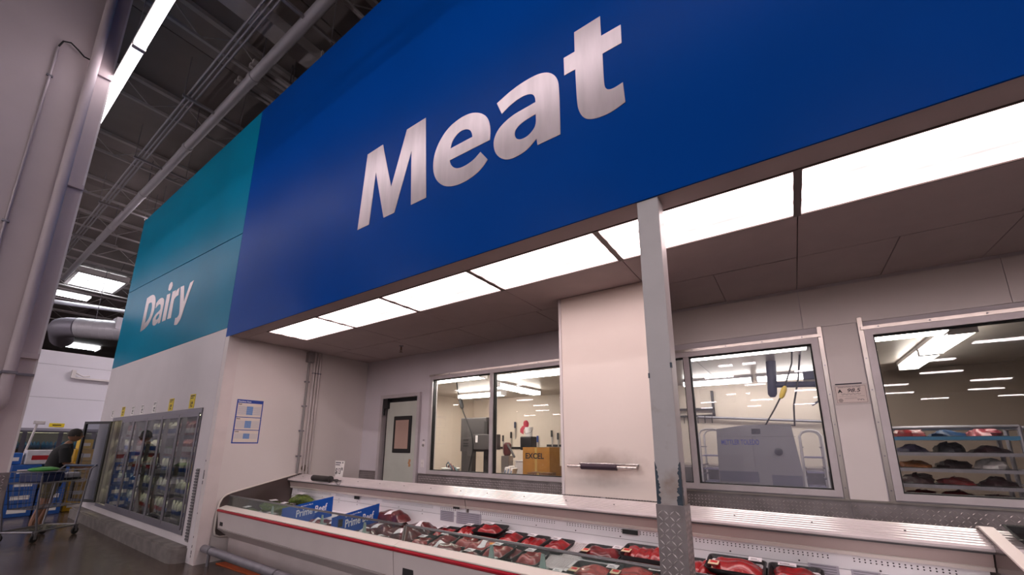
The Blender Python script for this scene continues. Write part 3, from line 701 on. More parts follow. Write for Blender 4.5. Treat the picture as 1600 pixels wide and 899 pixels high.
t = thing('wall_conduit', 'grey conduit with a junction box running down the left recess wall', 'conduit', (X, 3.56, 1.1))
part('pipe', MB().tube([(X+.03, 3.565, 1.08), (X+.03, 3.565, 2.9)], .019, 10), grey_paint, t, True)
part('junction_box', MB().cbox(X+.002, X+.09, 3.51, 3.62, 2.88, 3.05, .006), grey_paint, t)
for z in (1.35, 1.75, 2.15, 2.55): part('strap', MB().cbox(X+.002, X+.045, 3.525, 3.60, z-.012, z+.012, .004), galv, t)
for y, lb in ((3.665, 'thin pale pipe right beside the grey conduit on the recess wall'), (3.715, 'middle pale pipe on the left recess wall'), (3.765, 'pale pipe nearest the recess corner on the left wall')):
    t = thing('refrigeration_pipe', lb, 'pipe', (X, y, 1.05), 'pale pipes on the left wall')
    part('pipe', MB().tube([(X+.025, y, 1.06), (X+.025, y, ZC-.003)], .016, 10), mat('pale_pipe', '#c4bbbb', .4, .1), t, True)
    part('clip', MB().cbox(X+.002, X+.044, y-.022, y+.022, 2.70, 2.72, .004), galv, t)
o = part('pipe_sleeve', MB().lathe([(.0, 0), (.05, 0), (.05, .02), (.03, .025)], (X+.001, 3.69, 1.16), 14, 'x'), mat('sleeve_brown', '#5a4a3c', .7), None); tag(o, 'round brown pipe sleeve in the left wall above the case', 'sleeve')

t = thing('door_button', 'small round door button on the back wall beside the swing door', 'button', (-4.973, YB, 1.56))
part('plate', MB().cbox(-5.0, -4.946, YB-.008, YB-.0005, 1.50, 1.585, .004), white_paint, t)
part('ring', MB().lathe([(.022, 0), (.022, -.01), (.014, -.012)], (-4.973, YB-.008, 1.53), 14, 'y'), grey_paint, t, True)
part('tag', MB().box(-4.99, -4.955, YB-.010, YB-.0005, 1.60, 1.62), grey_paint, t)
t = thing('light_switch', 'white light switch on the back wall below the round button', 'switch', (-4.978, YB, 1.24))
part('plate', MB().cbox(-5.015, -4.94, YB-.008, YB-.0005, 1.18, 1.30, .004), white_paint, t)
part('toggle', MB().cbox(-4.985, -4.972, YB-.02, YB-.008, 1.235, 1.262, .002), white_paint, t)

# sanitation certificate
t = thing('sanitation_certificate', 'framed sanitation grade card reading A 98.5 between the two right windows', 'sign', (.475, YB, 1.92))
y = YB-.022
part('card', MB().box(.362, .585, y, y+.005, 1.925, 2.085), mat('certificate_cream', '#d9ccc6', .5), t)
part('holder', MB().box(.352, .595, y+.005, y+.008, 1.913, 2.095), mat('clear_holder', '#cfc8c6', .25), t)
bd = mat('border_ink', '#6a5f66', .6)
part('border', MB().box(.367, .580, y-.0006, y, 1.930, 1.9325).box(.367, .580, y-.0006, y, 2.0775, 2.080).box(.367, .3695, y-.0006, y, 1.930, 2.080).box(.5775, .580, y-.0006, y, 1.930, 2.080), bd, t)
part('heading', text('SANITATION RATING', .0155, on_front(.3875, y-.0005, 2.064), .0003, depth=.0003, sx=1.05), bd, t)
part('grade', text('A', .040, on_front(.385, y-.0005, 2.022), .0022, depth=.0003), ink, t)
part('score', text('98.5', .046, on_front(.445, y-.0005, 2.024), .0008, .25, depth=.0003, sx=1.2), mat('pencil', '#4a4048', .6), t)
sc_ = MB()
for (x0, z0, n) in ((.405, 2.006, 30), (.51, 1.955, 16)):
    pts = [(x0+k*.0052*(.9 if n == 30 else .6), y-.001, z0+.006*math.sin(k*2.1)+.004*math.sin(k*5.3)) for k in range(n)]
    sc_.tube(pts, .0013, 5)
part('signature', sc_, mat('blue_ink', '#2b2740', .6), t)
part('small_print', MB().box(.385, .565, y-.0005, y, 1.986, 1.9875).box(.43, .51, y-.0005, y, 1.972, 1.9735).box(.42, .52, y-.0005, y, 1.964, 1.9655), bd, t)
part('seal', MB().lathe([(.017, 0), (.017, -.0006), (.002, -.0007)], (.395, y, 1.952), 18, 'y'), mat('seal_grey', '#a89c98', .5), t)
part('clip_bar', MB().cbox(.372, .56, y-.004, y+.006, 2.095, 2.104, .002), mat('dark_blue_bar', '#2a2438', .5), t)

# price card on the rail
t = thing('price_card', 'white price card in a holder standing on the case rail', 'sign', (-5.59, 3.655, 1.06))
part('card', MB().prism([(-5.67, 1.075), (-5.49, 1.075), (-5.46, 1.30), (-5.70, 1.30)], 3.655, 3.660, 'y'), paper, t)
part('price', text('$13', .115, on_front(-5.672, 3.654, 1.115), .002, sx=.75), ink, t)
part('cents', text('98', .06, on_front(-5.535, 3.654, 1.165), .001, sx=.7), ink, t)
part('product_line', MB().box(-5.68, -5.55, 3.6535, 3.655, 1.264, 1.282), mat('grey_ink', '#6c6970', .6), t)
part('product_line', MB().box(-5.68, -5.57, 3.6535, 3.655, 1.235, 1.25), MATS['grey_ink'], t)
part('logo', MB().prism([(-5.505, 1.262), (-5.49, 1.275), (-5.505, 1.288), (-5.52, 1.275)], 3.6535, 3.655, 'y'), ink, t)
# yellow and white price cards over the dairy doors
k = 0
for (x, w, h, yel) in ((-7.58, .20, .215, 1), (-8.48, .20, .20, 1), (-9.3, .16, .19, 0), (-9.98, .16, .17, 0), (-10.55, .16, .17, 0), (-11.2, .20, .19, 1), (-11.95, .16, .15, 0)):
    nm = ['over the first glass door from the right', 'over the second glass door from the right', 'over the third glass door', 'over the fourth glass door', 'over the fifth glass door', 'over the leftmost closed glass door', 'over the open glass door'][k]
    t = thing('price_card', ('yellow' if yel else 'white')+' price card on the white wall '+nm, 'sign', (x, YF, 2.05), 'price cards over the dairy doors')
    part('card', MB().box(x-w/2, x+w/2, YF-.006, YF-.001, 2.07, 2.07+h), yellow_card if yel else paper, t)
    part('price_mark', MB().box(x-.035, x-.012, YF-.0068, YF-.006, 2.09, 2.17).box(x+.005, x+.04, YF-.0068, YF-.006, 2.09, 2.11).box(x+.005, x+.04, YF-.0068, YF-.006, 2.13, 2.17), ink, t)
    part('product_line', MB().box(x-w*.4, x+w*.4, YF-.0068, YF-.006, 2.07+h*.84, 2.07+h*.92).box(x-w*.4, x+w*.2, YF-.0068, YF-.006, 2.07+h*.70, 2.07+h*.76), ink, t)
    k += 1
# ================================================================== dairy doors
t = thing('dairy_cooler', 'long built-in dairy cooler with a row of glass doors under the teal wall', 'cooler', (-9.45, YF, .30))
fm = mat('cooler_frame', '#85818a', .4, .5); X0, X1, Z0, Z1 = -11.79, -7.11, .305, 2.055
part('casing', MB().box(X0, X1, YF+.75, YF+.80, Z0, Z1).box(X0, X0+.03, YF+.06, YF+.75, Z0, Z1).box(X1-.03, X1, YF+.06, YF+.75, Z0, Z1).box(X0, X1, YF+.06, YF+.75, Z0, Z0+.03).box(X0, X1, YF+.06, YF+.75, Z1-.03, Z1), mat('cooler_lining', '#6a6770', .6), t)
part('face_frame', MB().box(X0, X1, YF-.012, YF+.03, 1.99, Z1).box(X0, X1, YF-.012, YF+.03, Z0, .365).box(X0, X0+.03, YF-.012, YF+.03, .365, 1.99).box(X1-.03, X1, YF-.012, YF+.03, .365, 1.99), fm, t)
BW = (X1-X0-.06)/6; cg = glass('cooler_glass', (.62, .64, .67)); shelfm = mat('cooler_shelf', '#8b8890', .5, .3)
ledm = emit('cooler_led', (1, .90, .50), COOLER_LIGHT)
SH = (.40, .72, 1.04, 1.36, 1.66)
for z in SH[1:]+(2.0,):
    part('led_strip', MB().box(X0+.05, X1-.05, YF+.142, YF+.158, z-.024, z-.016), ledm, t)
for z in SH:
    part('shelf', MB().box(X0+.03, X1-.03, YF+.14, YF+.72, z-.015, z), shelfm, t)
    part('price_strip', MB().box(X0+.03, X1-.03, YF+.128, YF+.139, z-.03, z+.008), mat('strip_crimson', '#8c1526', .4) if z in (1.36,) else mat('strip_grey', '#9b97a0', .4), t)
for k in range(6):
    x1 = X1-.03-BW*k; x0 = x1-BW
    part('mullion', MB().box(x0-.02, x0+.02, YF+.02, YF+.07, .365, 1.99), fm, t)
    if k < 5:
        d = part('door', MB().box(x0+.006, x0+.045, YF-.03, YF-.014, .37, 1.985).box(x1-.045, x1-.006, YF-.03, YF-.014, .37, 1.985).box(x0+.045, x1-.045, YF-.03, YF-.014, .37, .42).box(x0+.045, x1-.045, YF-.03, YF-.014, 1.935, 1.985), fm, t)
        part('pane', MB().box(x0+.045, x1-.045, YF-.024, YF-.019, .42, 1.935), cg, d)
        part('door_handle', MB().tube([(x1-.026, YF-.03, 1.0), (x1-.026, YF-.055, 1.02), (x1-.026, YF-.055, 1.32), (x1-.026, YF-.03, 1.34)], .009, 6), galv, d)
# the open door, hinged on the left post of the last bay and swung out past square
hx, hy = X0+.03, YF-.02; ang = math.radians(-160)
def swing(mb):
    return mb.xform(Matrix.Translation((hx, hy, 0)) @ Matrix.Rotation(ang, 4, 'Z') @ Matrix.Translation((-hx, -hy, 0)))
x0, x1 = hx, hx+BW
d = part('open_door', swing(MB().box(x0, x0+.045, hy-.02, hy+.02, .37, 1.985).box(x1-.045, x1, hy-.02, hy+.02, .37, 1.985).box(x0+.045, x1-.045, hy-.02, hy+.02, .37, .42).box(x0+.045, x1-.045, hy-.02, hy+.02, 1.935, 1.985)), mat('door_edge_black', '#17161a', .5), t)
part('pane', swing(MB().box(x0+.045, x1-.045, hy-.003, hy+.003, .42, 1.935)), cg, d)
part('door_handle', swing(MB().tube([(x1-.022, hy-.02, 1.0), (x1-.022, hy-.06, 1.02), (x1-.022, hy-.06, 1.32), (x1-.022, hy-.02, 1.34)], .009, 6)), galv, d)

# ---- stock behind the dairy doors: one prototype per kind, then copies
def jug(body, cap):
    r = thing('milk_jug', '', 'jug')
    part('bottle', MB().lathe([(.055, 0), (.062, .01), (.062, .14), (.05, .19), (.022, .235), (.02, .25)], (0, 0, 0), 10), body, r, True)
    part('cap', MB().lathe([(.023, .25), (.023, .272)], (0, 0, 0), 10), cap, r)
    part('sticker', MB().lathe([(.0632, .05), (.0632, .11)], (0, 0, 0), 10), cap, r)
    return r
def carton(body, band):
    r = thing('dairy_carton', '', 'carton')
    part('body', MB().box(-.055, .055, -.05, .05, 0, .18), body, r)
    part('gable', MB().prism([(-.05, .18), (.05, .18), (.006, .225), (.006, .245), (-.006, .245), (-.006, .225)], -.055, .055, 'x'), body, r)
    part('band', MB().box(-.056, .056, -.051, .051, .05, .13), band, r)
    return r
def tub(body, lid):
    r = thing('dairy_tub', '', 'tub')
    part('tub', MB().lathe([(.048, 0), (.062, .10)], (0, 0, 0), 12), body, r, True)
    part('lid', MB().lathe([(.065, .10), (.065, .115), (.05, .12)], (0, 0, 0), 12), lid, r)
    return r
milk = mat('milk_white', '#c4c5c6', .2); bcap = mat('cap_blue', '#2b55a8', .4); rcap = mat('cap_red', '#a41c22', .4); ycap = mat('cap_yellow', '#c9b23a', .4); gcap = mat('cap_green', '#4f7a35', .4)
protos = {'j_b': (jug(milk, bcap), 'white milk jug with a blue cap'), 'j_r': (jug(milk, rcap), 'white milk jug with a red cap'), 'j_y': (jug(mat('juice_amber', '#c8a24a', .3), ycap), 'amber juice jug with a yellow cap'),
          'c_r': (carton(mat('carton_red', '#8d2430', .4), paper), 'red carton with a white band'), 'c_w': (carton(paper, bcap), 'white carton with a blue band'), 'c_b': (carton(mat('carton_blue', '#274b86', .4), paper), 'blue carton with a white band'),
          't_w': (tub(milk, gcap), 'white tub with a green lid'), 'c_g': (carton(mat('carton_lime', '#8a9a2c', .4), paper), 'lime green carton with a white band')}
plan = [  # five shelves bottom to top, for the doors right to left
    ['j_b', 'c_g', 'j_y', 'c_b', 'c_b'], ['j_b', 'j_b', 'j_b', 'c_r', 'c_r'], ['j_r', 'j_b', 'j_b', 't_w', 'c_w'],
    ['j_r', 'j_b', 'j_r', 'c_w', 'c_w'], ['j_b', 'c_b', 'j_r', 'c_r', 't_w'], ['j_b', 'j_b', 'c_b', 'c_w', 'c_r']]
dn = ['rightmost glass door', 'second glass door', 'third glass door', 'fourth glass door', 'fifth glass door', 'open glass door']
sn = ['bottom', 'lower', 'middle', 'upper', 'top']
used = set()
for k in range(6):
    x1 = X1-.03-BW*k
    for s, key in enumerate(plan[k]):
        root, desc = protos[key]
        for i in range(4):
            loc = (x1-BW*(i+.62)/4.25-.02, YF+.24+.01*((i*7+s) % 3), SH[s]+.001)
            lb = '%s, %s shelf, %s' % (desc, sn[s], dn[k])
            if key not in used:
                used.add(key); root.location = loc; root['label'] = lb; root['group'] = 'dairy stock behind the glass doors'
            else: dup(root, loc, .1*(i % 2), lb, 'dairy stock behind the glass doors')

# ---- kerb and corner guard
kb = MB().prism([(-12.86, YF-.001), (-12.86, 2.19), (-7.02, 2.19), (-6.93, 2.21), (-6.87, 2.27), (-6.85, YF-.001)], 0, .175, 'z')
kb.prism([(-12.86, YF-.001), (-12.86, 2.215), (-7.03, 2.215), (-6.95, 2.232), (-6.895, 2.285), (-6.875, YF-.001)], .175, .20, 'z')
o = part('kerb', kb, concrete); tag(o, 'rounded concrete kerb along the foot of the dairy doors', 'kerb')
t = thing('corner_guard', 'grey ribbed guard strip on the wall between dairy doors and meat case', 'guard', (-6.9, YF, .3))
part('strip', MB().box(-6.955, -6.865, YF-.010, YF-.001, .25, 1.2), grey_paint, t)
rb = MB()
for k in range(24): rb.box(-6.955, -6.865, YF-.018, YF-.010, .27+k*.039, .29+k*.039)
part('rib', rb, mat('guard_dark', '#565257', .6), t)
# ================================================================== refrigerated meat cases
case_white = mat('case_enamel', '#cfc5c4', .35, var=.04, vscale=3)
case_in = mat('case_lining', '#ece9ec', .35, var=.05, vscale=3)
beige = mat('case_beige_band', '#b3a19c', .4, var=.05)
red = mat('red_bumper', '#9c0620', .3, spec=.35)
rail_alu = mat('ribbed_aluminium', '#e4dcdd', .28, .45, var=.08, vscale=6)
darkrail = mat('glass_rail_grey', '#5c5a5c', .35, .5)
endm = mat('end_panel_brown', '#4e4341', .15, var=.1)
trimw = mat('end_trim_white', '#d6cdc6', .4)
def end_profile(): # (y, z) outline of the case end
    return [(2.535, .36), (2.575, .33), (2.72, .30), (3.66, .30), (3.66, 1.075), (3.60, 1.085), (2.66, .872), (2.60, .835), (2.545, .70)]
def case(x0, x1, label, zf, zb, divs, left_end, right_end, clips):
    t = thing('meat_case', label, 'meat case', ((x0+x1)/2, 3.05, 0))
    part('kick_plate', MB().box(x0, x1, 2.72, 3.62, .0, .30), mat('kick_white', '#bdb2b1', .45, var=.1), t)
    part('front_panel', MB().prism([(2.538, .642), (2.562, .436), (2.60, .436), (2.60, .642)], x0+.002, x1-.002, 'x'), case_white, t)
    part('lower_lip', MB().prism([(2.556, .432), (2.566, .415), (2.715, .285), (2.74, .30), (2.64, .432)], x0+.002, x1-.002, 'x'), case_white, t)
    part('bumper', MB().prism([(2.545, .640), (2.532, .643), (2.524, .652), (2.524, .664), (2.532, .673), (2.545, .676)], x0, x1, 'x'), red, t)
    part('ledge', MB().prism([(2.536, .677), (2.60, .677), (2.66, .700), (2.635, .712), (2.618, .712), (2.536, .686)], x0, x1, 'x'), trimw, t)
    # interior
    part('deck', MB().prism([(2.64, zf), (3.52, zb), (3.52, zb-.02), (2.64, zf-.02)], x0+.02, x1-.02, 'x'), case_in, t)
    part('front_lining', MB().box(x0+.02, x1-.02, 2.632, 2.65, zf-.02, .70), case_in, t)
    bp = part('back_panel', MB().prism([(3.50, zb-.03), (3.515, .885), (3.53, .885), (3.53, zb-.03)], x0+.02, x1-.02, 'x'), case_in, t)
    part('panel_seam', MB().box(x0+.05, x1-.05, 3.5065, 3.5085, .782, .785), mat('seam_grey', '#8d888d', .6), bp)
    dots = MB(); x = x0+.18; n = 0
    while x < x1-.15:
        if n % 38 < 34:
            for z in (.838, .853): dots.lathe([(.0046, 0), (.0046, -.0012)], (x, 3.512, z), 6, 'y')
        x += .0265; n += 1
    x = x0+.45; n = 0
    while x < x1-.1:
        for z in (.80, .76, .735)[:2+(n % 2)]: dots.lathe([(.006, 0), (.006, -.0012)], (x, 3.509, z), 6, 'y')
        x += .41; n += 1
    o = part('perforation', dots, mat('hole_dark', '#3d393e', .8), bp); o['kind'] = 'stuff'
    part('upper_band', MB().prism([(3.515, .880), (3.485, .895), (3.462, .985), (3.53, .985), (3.53, .880)], x0+.004, x1-.004, 'x'), beige, t)
    part('band_lip', MB().prism([(3.487, .876), (3.477, .898), (3.484, .902), (3.50, .880)], x0+.004, x1-.004, 'x'), trimw, t)
    # ribbed aluminium top rail
    prof = [(3.66, 1.00), (3.44, .985), (3.428, .992), (3.428, 1.004)]
    n = 6
    for k in range(n):
        ya = 3.432+.200*k/n; za = 1.010+.054*k/n; w_ = .200/n; dz = .054/n
        prof += [(ya, za), (ya+w_*.12, za+.006+dz*.12), (ya+w_*.62, za+.006+dz*.62), (ya+w_*.72, za+.002+dz*.7), (ya+w_*.72, za-.010), (ya+w_*.97, za-.010)]
    prof += [(3.634, 1.068), (3.655, 1.074), (3.66, 1.068)]
    tr = part('top_rail', MB().prism(prof[::-1], x0, x1, 'x'), rail_alu, t)
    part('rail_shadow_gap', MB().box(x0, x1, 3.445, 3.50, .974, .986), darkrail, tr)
    part('slot_floor', MB().prism([(3.44, .999), (3.63, 1.048), (3.63, 1.052), (3.44, 1.003)], x0+.001, x1-.001, 'x'), mat('slot_dark', '#6f6668', .5), tr)
    part('added_case_strip', MB().box(x0+.05, x1-.05, 3.468, 3.482, .966, .974), emit('added_case_glow', (1, .95, .95), 5.0), t)  # unseen glowing strip, added to brighten the case interior
    sc = MB(); x = x0+.25
    while x < x1: sc.lathe([(.006, 0), (.006, .004)], (x, 3.53, 1.046), 8); x += .46
    part('screw', sc, ink, tr)
    # front glass panes held by posts, with a dark rail on top
    xs = [x0+.03]+divs+[x1-.03]
    for i in range(len(xs)-1):
        part('front_glass', MB().prism([(2.628, .712), (2.634, .712), (2.655, .835), (2.649, .835)], xs[i]+.012, xs[i+1]-.012, 'x'), case_glass, t)
    part('glass_rail', MB().prism([(2.640, .834), (2.645, .828), (2.658, .828), (2.664, .836), (2.658, .846), (2.646, .846)], x0+.02, x1-.02, 'x'), darkrail, t)
    for x in divs:
        gp = part('glass_post', MB().prism([(2.622, .70), (2.645, .70), (2.662, .832), (2.640, .832)], x-.022, x-.004, 'x').prism([(2.622, .70), (2.645, .70), (2.662, .832), (2.640, .832)], x+.004, x+.022, 'x'), steel, t)
        part('post_gasket', MB().prism([(2.628, .70), (2.645, .70), (2.660, .832), (2.645, .832)], x-.004, x+.004, 'x'), rubber, gp)
    for x in clips:
        part('glass_clip', MB().prism([(x-.028, .70), (x+.028, .70), (x+.012, .80), (x-.012, .80)], 2.652, 2.660, 'y').prism([(x-.028, .70), (x+.028, .70), (x+.028, .708), (x-.028, .708)], 2.636, 2.70, 'y'), mat('clip_clear', '#b9c4c0', .2), t)
    for x in (x0+.12,):
        part('rating_plate', MB().box(x+.02, x+.10, 2.5462, 2.5482, .60, .608), grey_paint, t)
    if left_end:
        e = part('end_panel', MB().prism(end_profile(), x0-.014, x0, 'x'), endm, t)
        P = end_profile(); path = [(x0-.006, a, b) for a, b in (P[0], P[8], P[7], P[6], P[5])]
        part('end_trim', MB().tube([(x0-.006, 2.75, .305), (x0-.006, 2.60, .315), (x0-.006, 2.548, .345), (x0-.006, 2.532, .40), (x0-.006, 2.53, .60), (x0-.006, 2.548, .76), (x0-.006, 2.575, .815), (x0-.006, 2.62, .852), (x0-.006, 2.68, .875), (x0-.006, 3.60, 1.088)], .011, 8), trimw, e, True)
        part('side_foot', MB().box(x0-.014, x0, 2.73, 3.62, 0, .30), mat('foot_dark', '#4c4649', .6), t)
    if right_end:
        e = part('end_panel', MB().prism(end_profile(), x1, x1+.05, 'x'), endm, t)
        P = [(2.54, .72), (2.60, .848), (2.66, .884), (3.60, 1.097), (3.64, 1.094), (3.67, 1.075)]
        def strip(P, a, b, th):
            mb = MB()
            for i in range(len(P)-1):
                (y0, z0), (y1, z1) = P[i], P[i+1]
                mb.prism([(y0, z0-th), (y1, z1-th), (y1, z1), (y0, z0)], a, b, 'x')
            return mb
        part('end_trim', strip(P, x1-.004, x1+.056, .012), trimw, e)
    return t
case(-6.565, -2.98, 'left refrigerated meat case with red bumper, beside the recess wall', .53, .645, [], True, False, [-5.35, -4.28, -3.55])
case(-2.976, .83, 'middle refrigerated meat case with red bumper, behind the steel post', .58, .70, [-2.955], False, True, [-2.0, -1.55, -.2])
case(.89, 4.0, 'refrigerated meat case starting at the right edge of the photo', .58, .70, [], False, False, [2.0])
# case furniture: stickers and small plates on the back panels
def plate_thing(name, label, cat, x, z, w, h, m, y=3.5035, lines=0):
    t = thing(name, label, cat, (x, y, z))
    part('plate', MB().box(x, x+w, y-.003, y, z, z+h), m, t)
    if lines:
        mb = MB()
        for k in range(lines): mb.box(x+w*.08, x+w*.92, y-.0036, y-.003, z+h*(k+.5)/lines-.003, z+h*(k+.5)/lines+.001)
        part('print', mb, MATS['grey_ink'], t)
lav = mat('notice_lavender', '#a7a2ae', .5)
plate_thing('notice', 'small grey notice on the case back wall, left of a wide notice', 'notice', -3.36, .722, .20, .105, lav, lines=6)
plate_thing('notice', 'wide grey notice on the case back wall beside bright red steaks', 'notice', -3.12, .715, .34, .12, lav, lines=6)
plate_thing('notice', 'grey notice on the case back wall right of the post', 'notice', -.02, .735, .16, .06, lav, lines=4)
plate_thing('notice', 'grey notice at the far right of the case back wall', 'notice', .2, .73, .14, .06, lav, lines=4)
plate_thing('thermometer', 'black thermometer clipped to the left case back wall above the cards', 'thermometer', -4.93, .83, .11, .04, dark, 3.490)
plate_thing('thermometer', 'black thermometer strip on the case back wall just left of the post', 'thermometer', -1.27, .83, .13, .035, dark, 3.490)
plate_thing('thermometer', 'black thermometer high on the case back wall above a grey notice', 'thermometer', -3.15, .865, .09, .02, dark, 3.478)
plate_thing('rating_label', 'printed rating label under the red bumper at the left case end', 'label', -6.49, .47, .09, .05, ink, 2.5555)
plate_thing('rating_label', 'printed rating label under the red bumper of the middle case', 'label', -2.86, .47, .13, .06, ink, 2.5545)
# night blind roller lying on the rail
t = thing('blind_roller', 'black roller with a metal hook lying on the case rail under the price card', 'roller', (-5.6, 3.50, 1.03))
part('roller', MB().lathe([(.02, -5.88), (.042, -5.87), (.042, -5.47), (.046, -5.465), (.046, -5.43), (.03, -5.425)], (0, 3.44, 1.058), 14, 'x'), mat('roller_black', '#2b2728', .5, var=.2), t, True)
part('spindle', MB().lathe([(.016, -5.43), (.016, -5.32), (.022, -5.31), (.022, -5.28), (.010, -5.27), (.010, -5.19)], (0, 3.44, 1.05), 10, 'x'), mat('spindle_dark', '#4b4748', .4, .5), t, True)
part('hook', MB().tube([(-5.30, 3.43, 1.035), (-5.22, 3.41, 1.005), (-5.17, 3.41, 1.0), (-5.16, 3.42, 1.05)], .004, 6), galv, t)
# guard pipe in front of the case
t = thing('guard_rail', 'grey pipe guard rail near the floor in front of the meat case', 'guard rail', (-4, 2.455, 0))
part('pipe', MB().tube([(-6.594, 2.455, .19), (-.665, 2.455, .19)], .048, 14), galv, t, True)
for x in (-6.42, -4.75, -3.1, -1.4):
    part('leg', MB().tube([(x, 2.455, 0), (x, 2.455, .15)], .02, 8), galv, t)
    part('collar', MB().lathe([(.051, x+.05), (.051, x+.075)], (0, 2.455, .19), 14, 'x'), mat('collar_dark', '#5b585e', .5, .4), t)
o = part('floor_mat', MB().prism([(-6.45, 2.56), (-5.45, 2.60), (-5.40, 2.68), (-6.42, 2.66)], .001, .012, 'z'), mat('orange_strip', '#b04a12', .6, var=.2, vscale=9)); tag(o, 'flat orange strip on the floor under the meat case', 'mat')
# ================================================================== packs of meat in the cases
def meat_mat(name, a, b, fat, vs=14):
    m = bpy.data.materials.new(name); m.use_nodes = True; nt = m.node_tree; N = nt.nodes; L = nt.links; p = N['Principled BSDF']
    tc = N.new('ShaderNodeTexCoord'); oi = N.new('ShaderNodeObjectInfo')
    ad = N.new('ShaderNodeVectorMath'); ad.operation = 'ADD'; L.new(tc.outputs['Object'], ad.inputs[0])
    cb = N.new('ShaderNodeCombineXYZ'); L.new(oi.outputs['Random'], cb.inputs[0]); L.new(oi.outputs['Random'], cb.inputs[1])
    sc = N.new('ShaderNodeVectorMath'); sc.operation = 'SCALE'; sc.inputs['Scale'].default_value = 20; L.new(cb.outputs[0], sc.inputs[0]); L.new(sc.outputs[0], ad.inputs[1])
    n = N.new('ShaderNodeTexNoise'); n.inputs['Scale'].default_value = vs; n.inputs['Detail'].default_value = 6; n.inputs['Distortion'].default_value = .8; L.new(ad.outputs[0], n.inputs['Vector'])
    cr = N.new('ShaderNodeValToRGB'); e = cr.color_ramp.elements
    e[0].position = .35; e[0].color = lin(a); e[1].position = .56; e[1].color = lin(b)
    f_ = cr.color_ramp.elements.new(.66); f_.color = lin(b); f2 = cr.color_ramp.elements.new(.74); f2.color = lin(fat)
    L.new(n.outputs['Fac'], cr.inputs[0]); L.new(cr.outputs[0], p.inputs['Base Color'])
    p.inputs['Roughness'].default_value = .38; p.inputs['Coat Weight'].default_value = .8; p.inputs['Coat Roughness'].default_value = .06
    bp = N.new('ShaderNodeBump'); bp.inputs['Strength'].default_value = .35; bp.inputs['Distance'].default_value = .006; L.new(n.outputs['Fac'], bp.inputs['Height']); L.new(bp.outputs[0], p.inputs['Normal'])
    MATS[name] = m; return m
beef_bright = meat_mat('bright_red_beef', '#6c0810', '#9c1219', '#cf8474')
beef_dark = meat_mat('dark_red_beef', '#480c12', '#741a1f', '#a8645c', 10)
beef_ground = meat_mat('minced_beef', '#8a2220', '#a83530', '#c0655a', 40)
roast_m = meat_mat('vacuum_packed_beef', '#340c11', '#581519', '#94605c', 12)
steak_pale = meat_mat('pale_marbled_beef', '#761a1c', '#983634', '#c29484', 12)
traym = mat('black_foam_tray', '#19171a', .4, bump=.05, bscale=90)
sticker = mat('sticker_white', '#e4e1e4', .35); sticker_r = mat('sticker_red', '#c8202a', .35); sticker_y = mat('sticker_cream', '#dcc7a4', .35); sticker_o = mat('sticker_orange', '#e08a1c', .35)
film = glass('cling_film', (.97, .97, .97), ior=1.25)
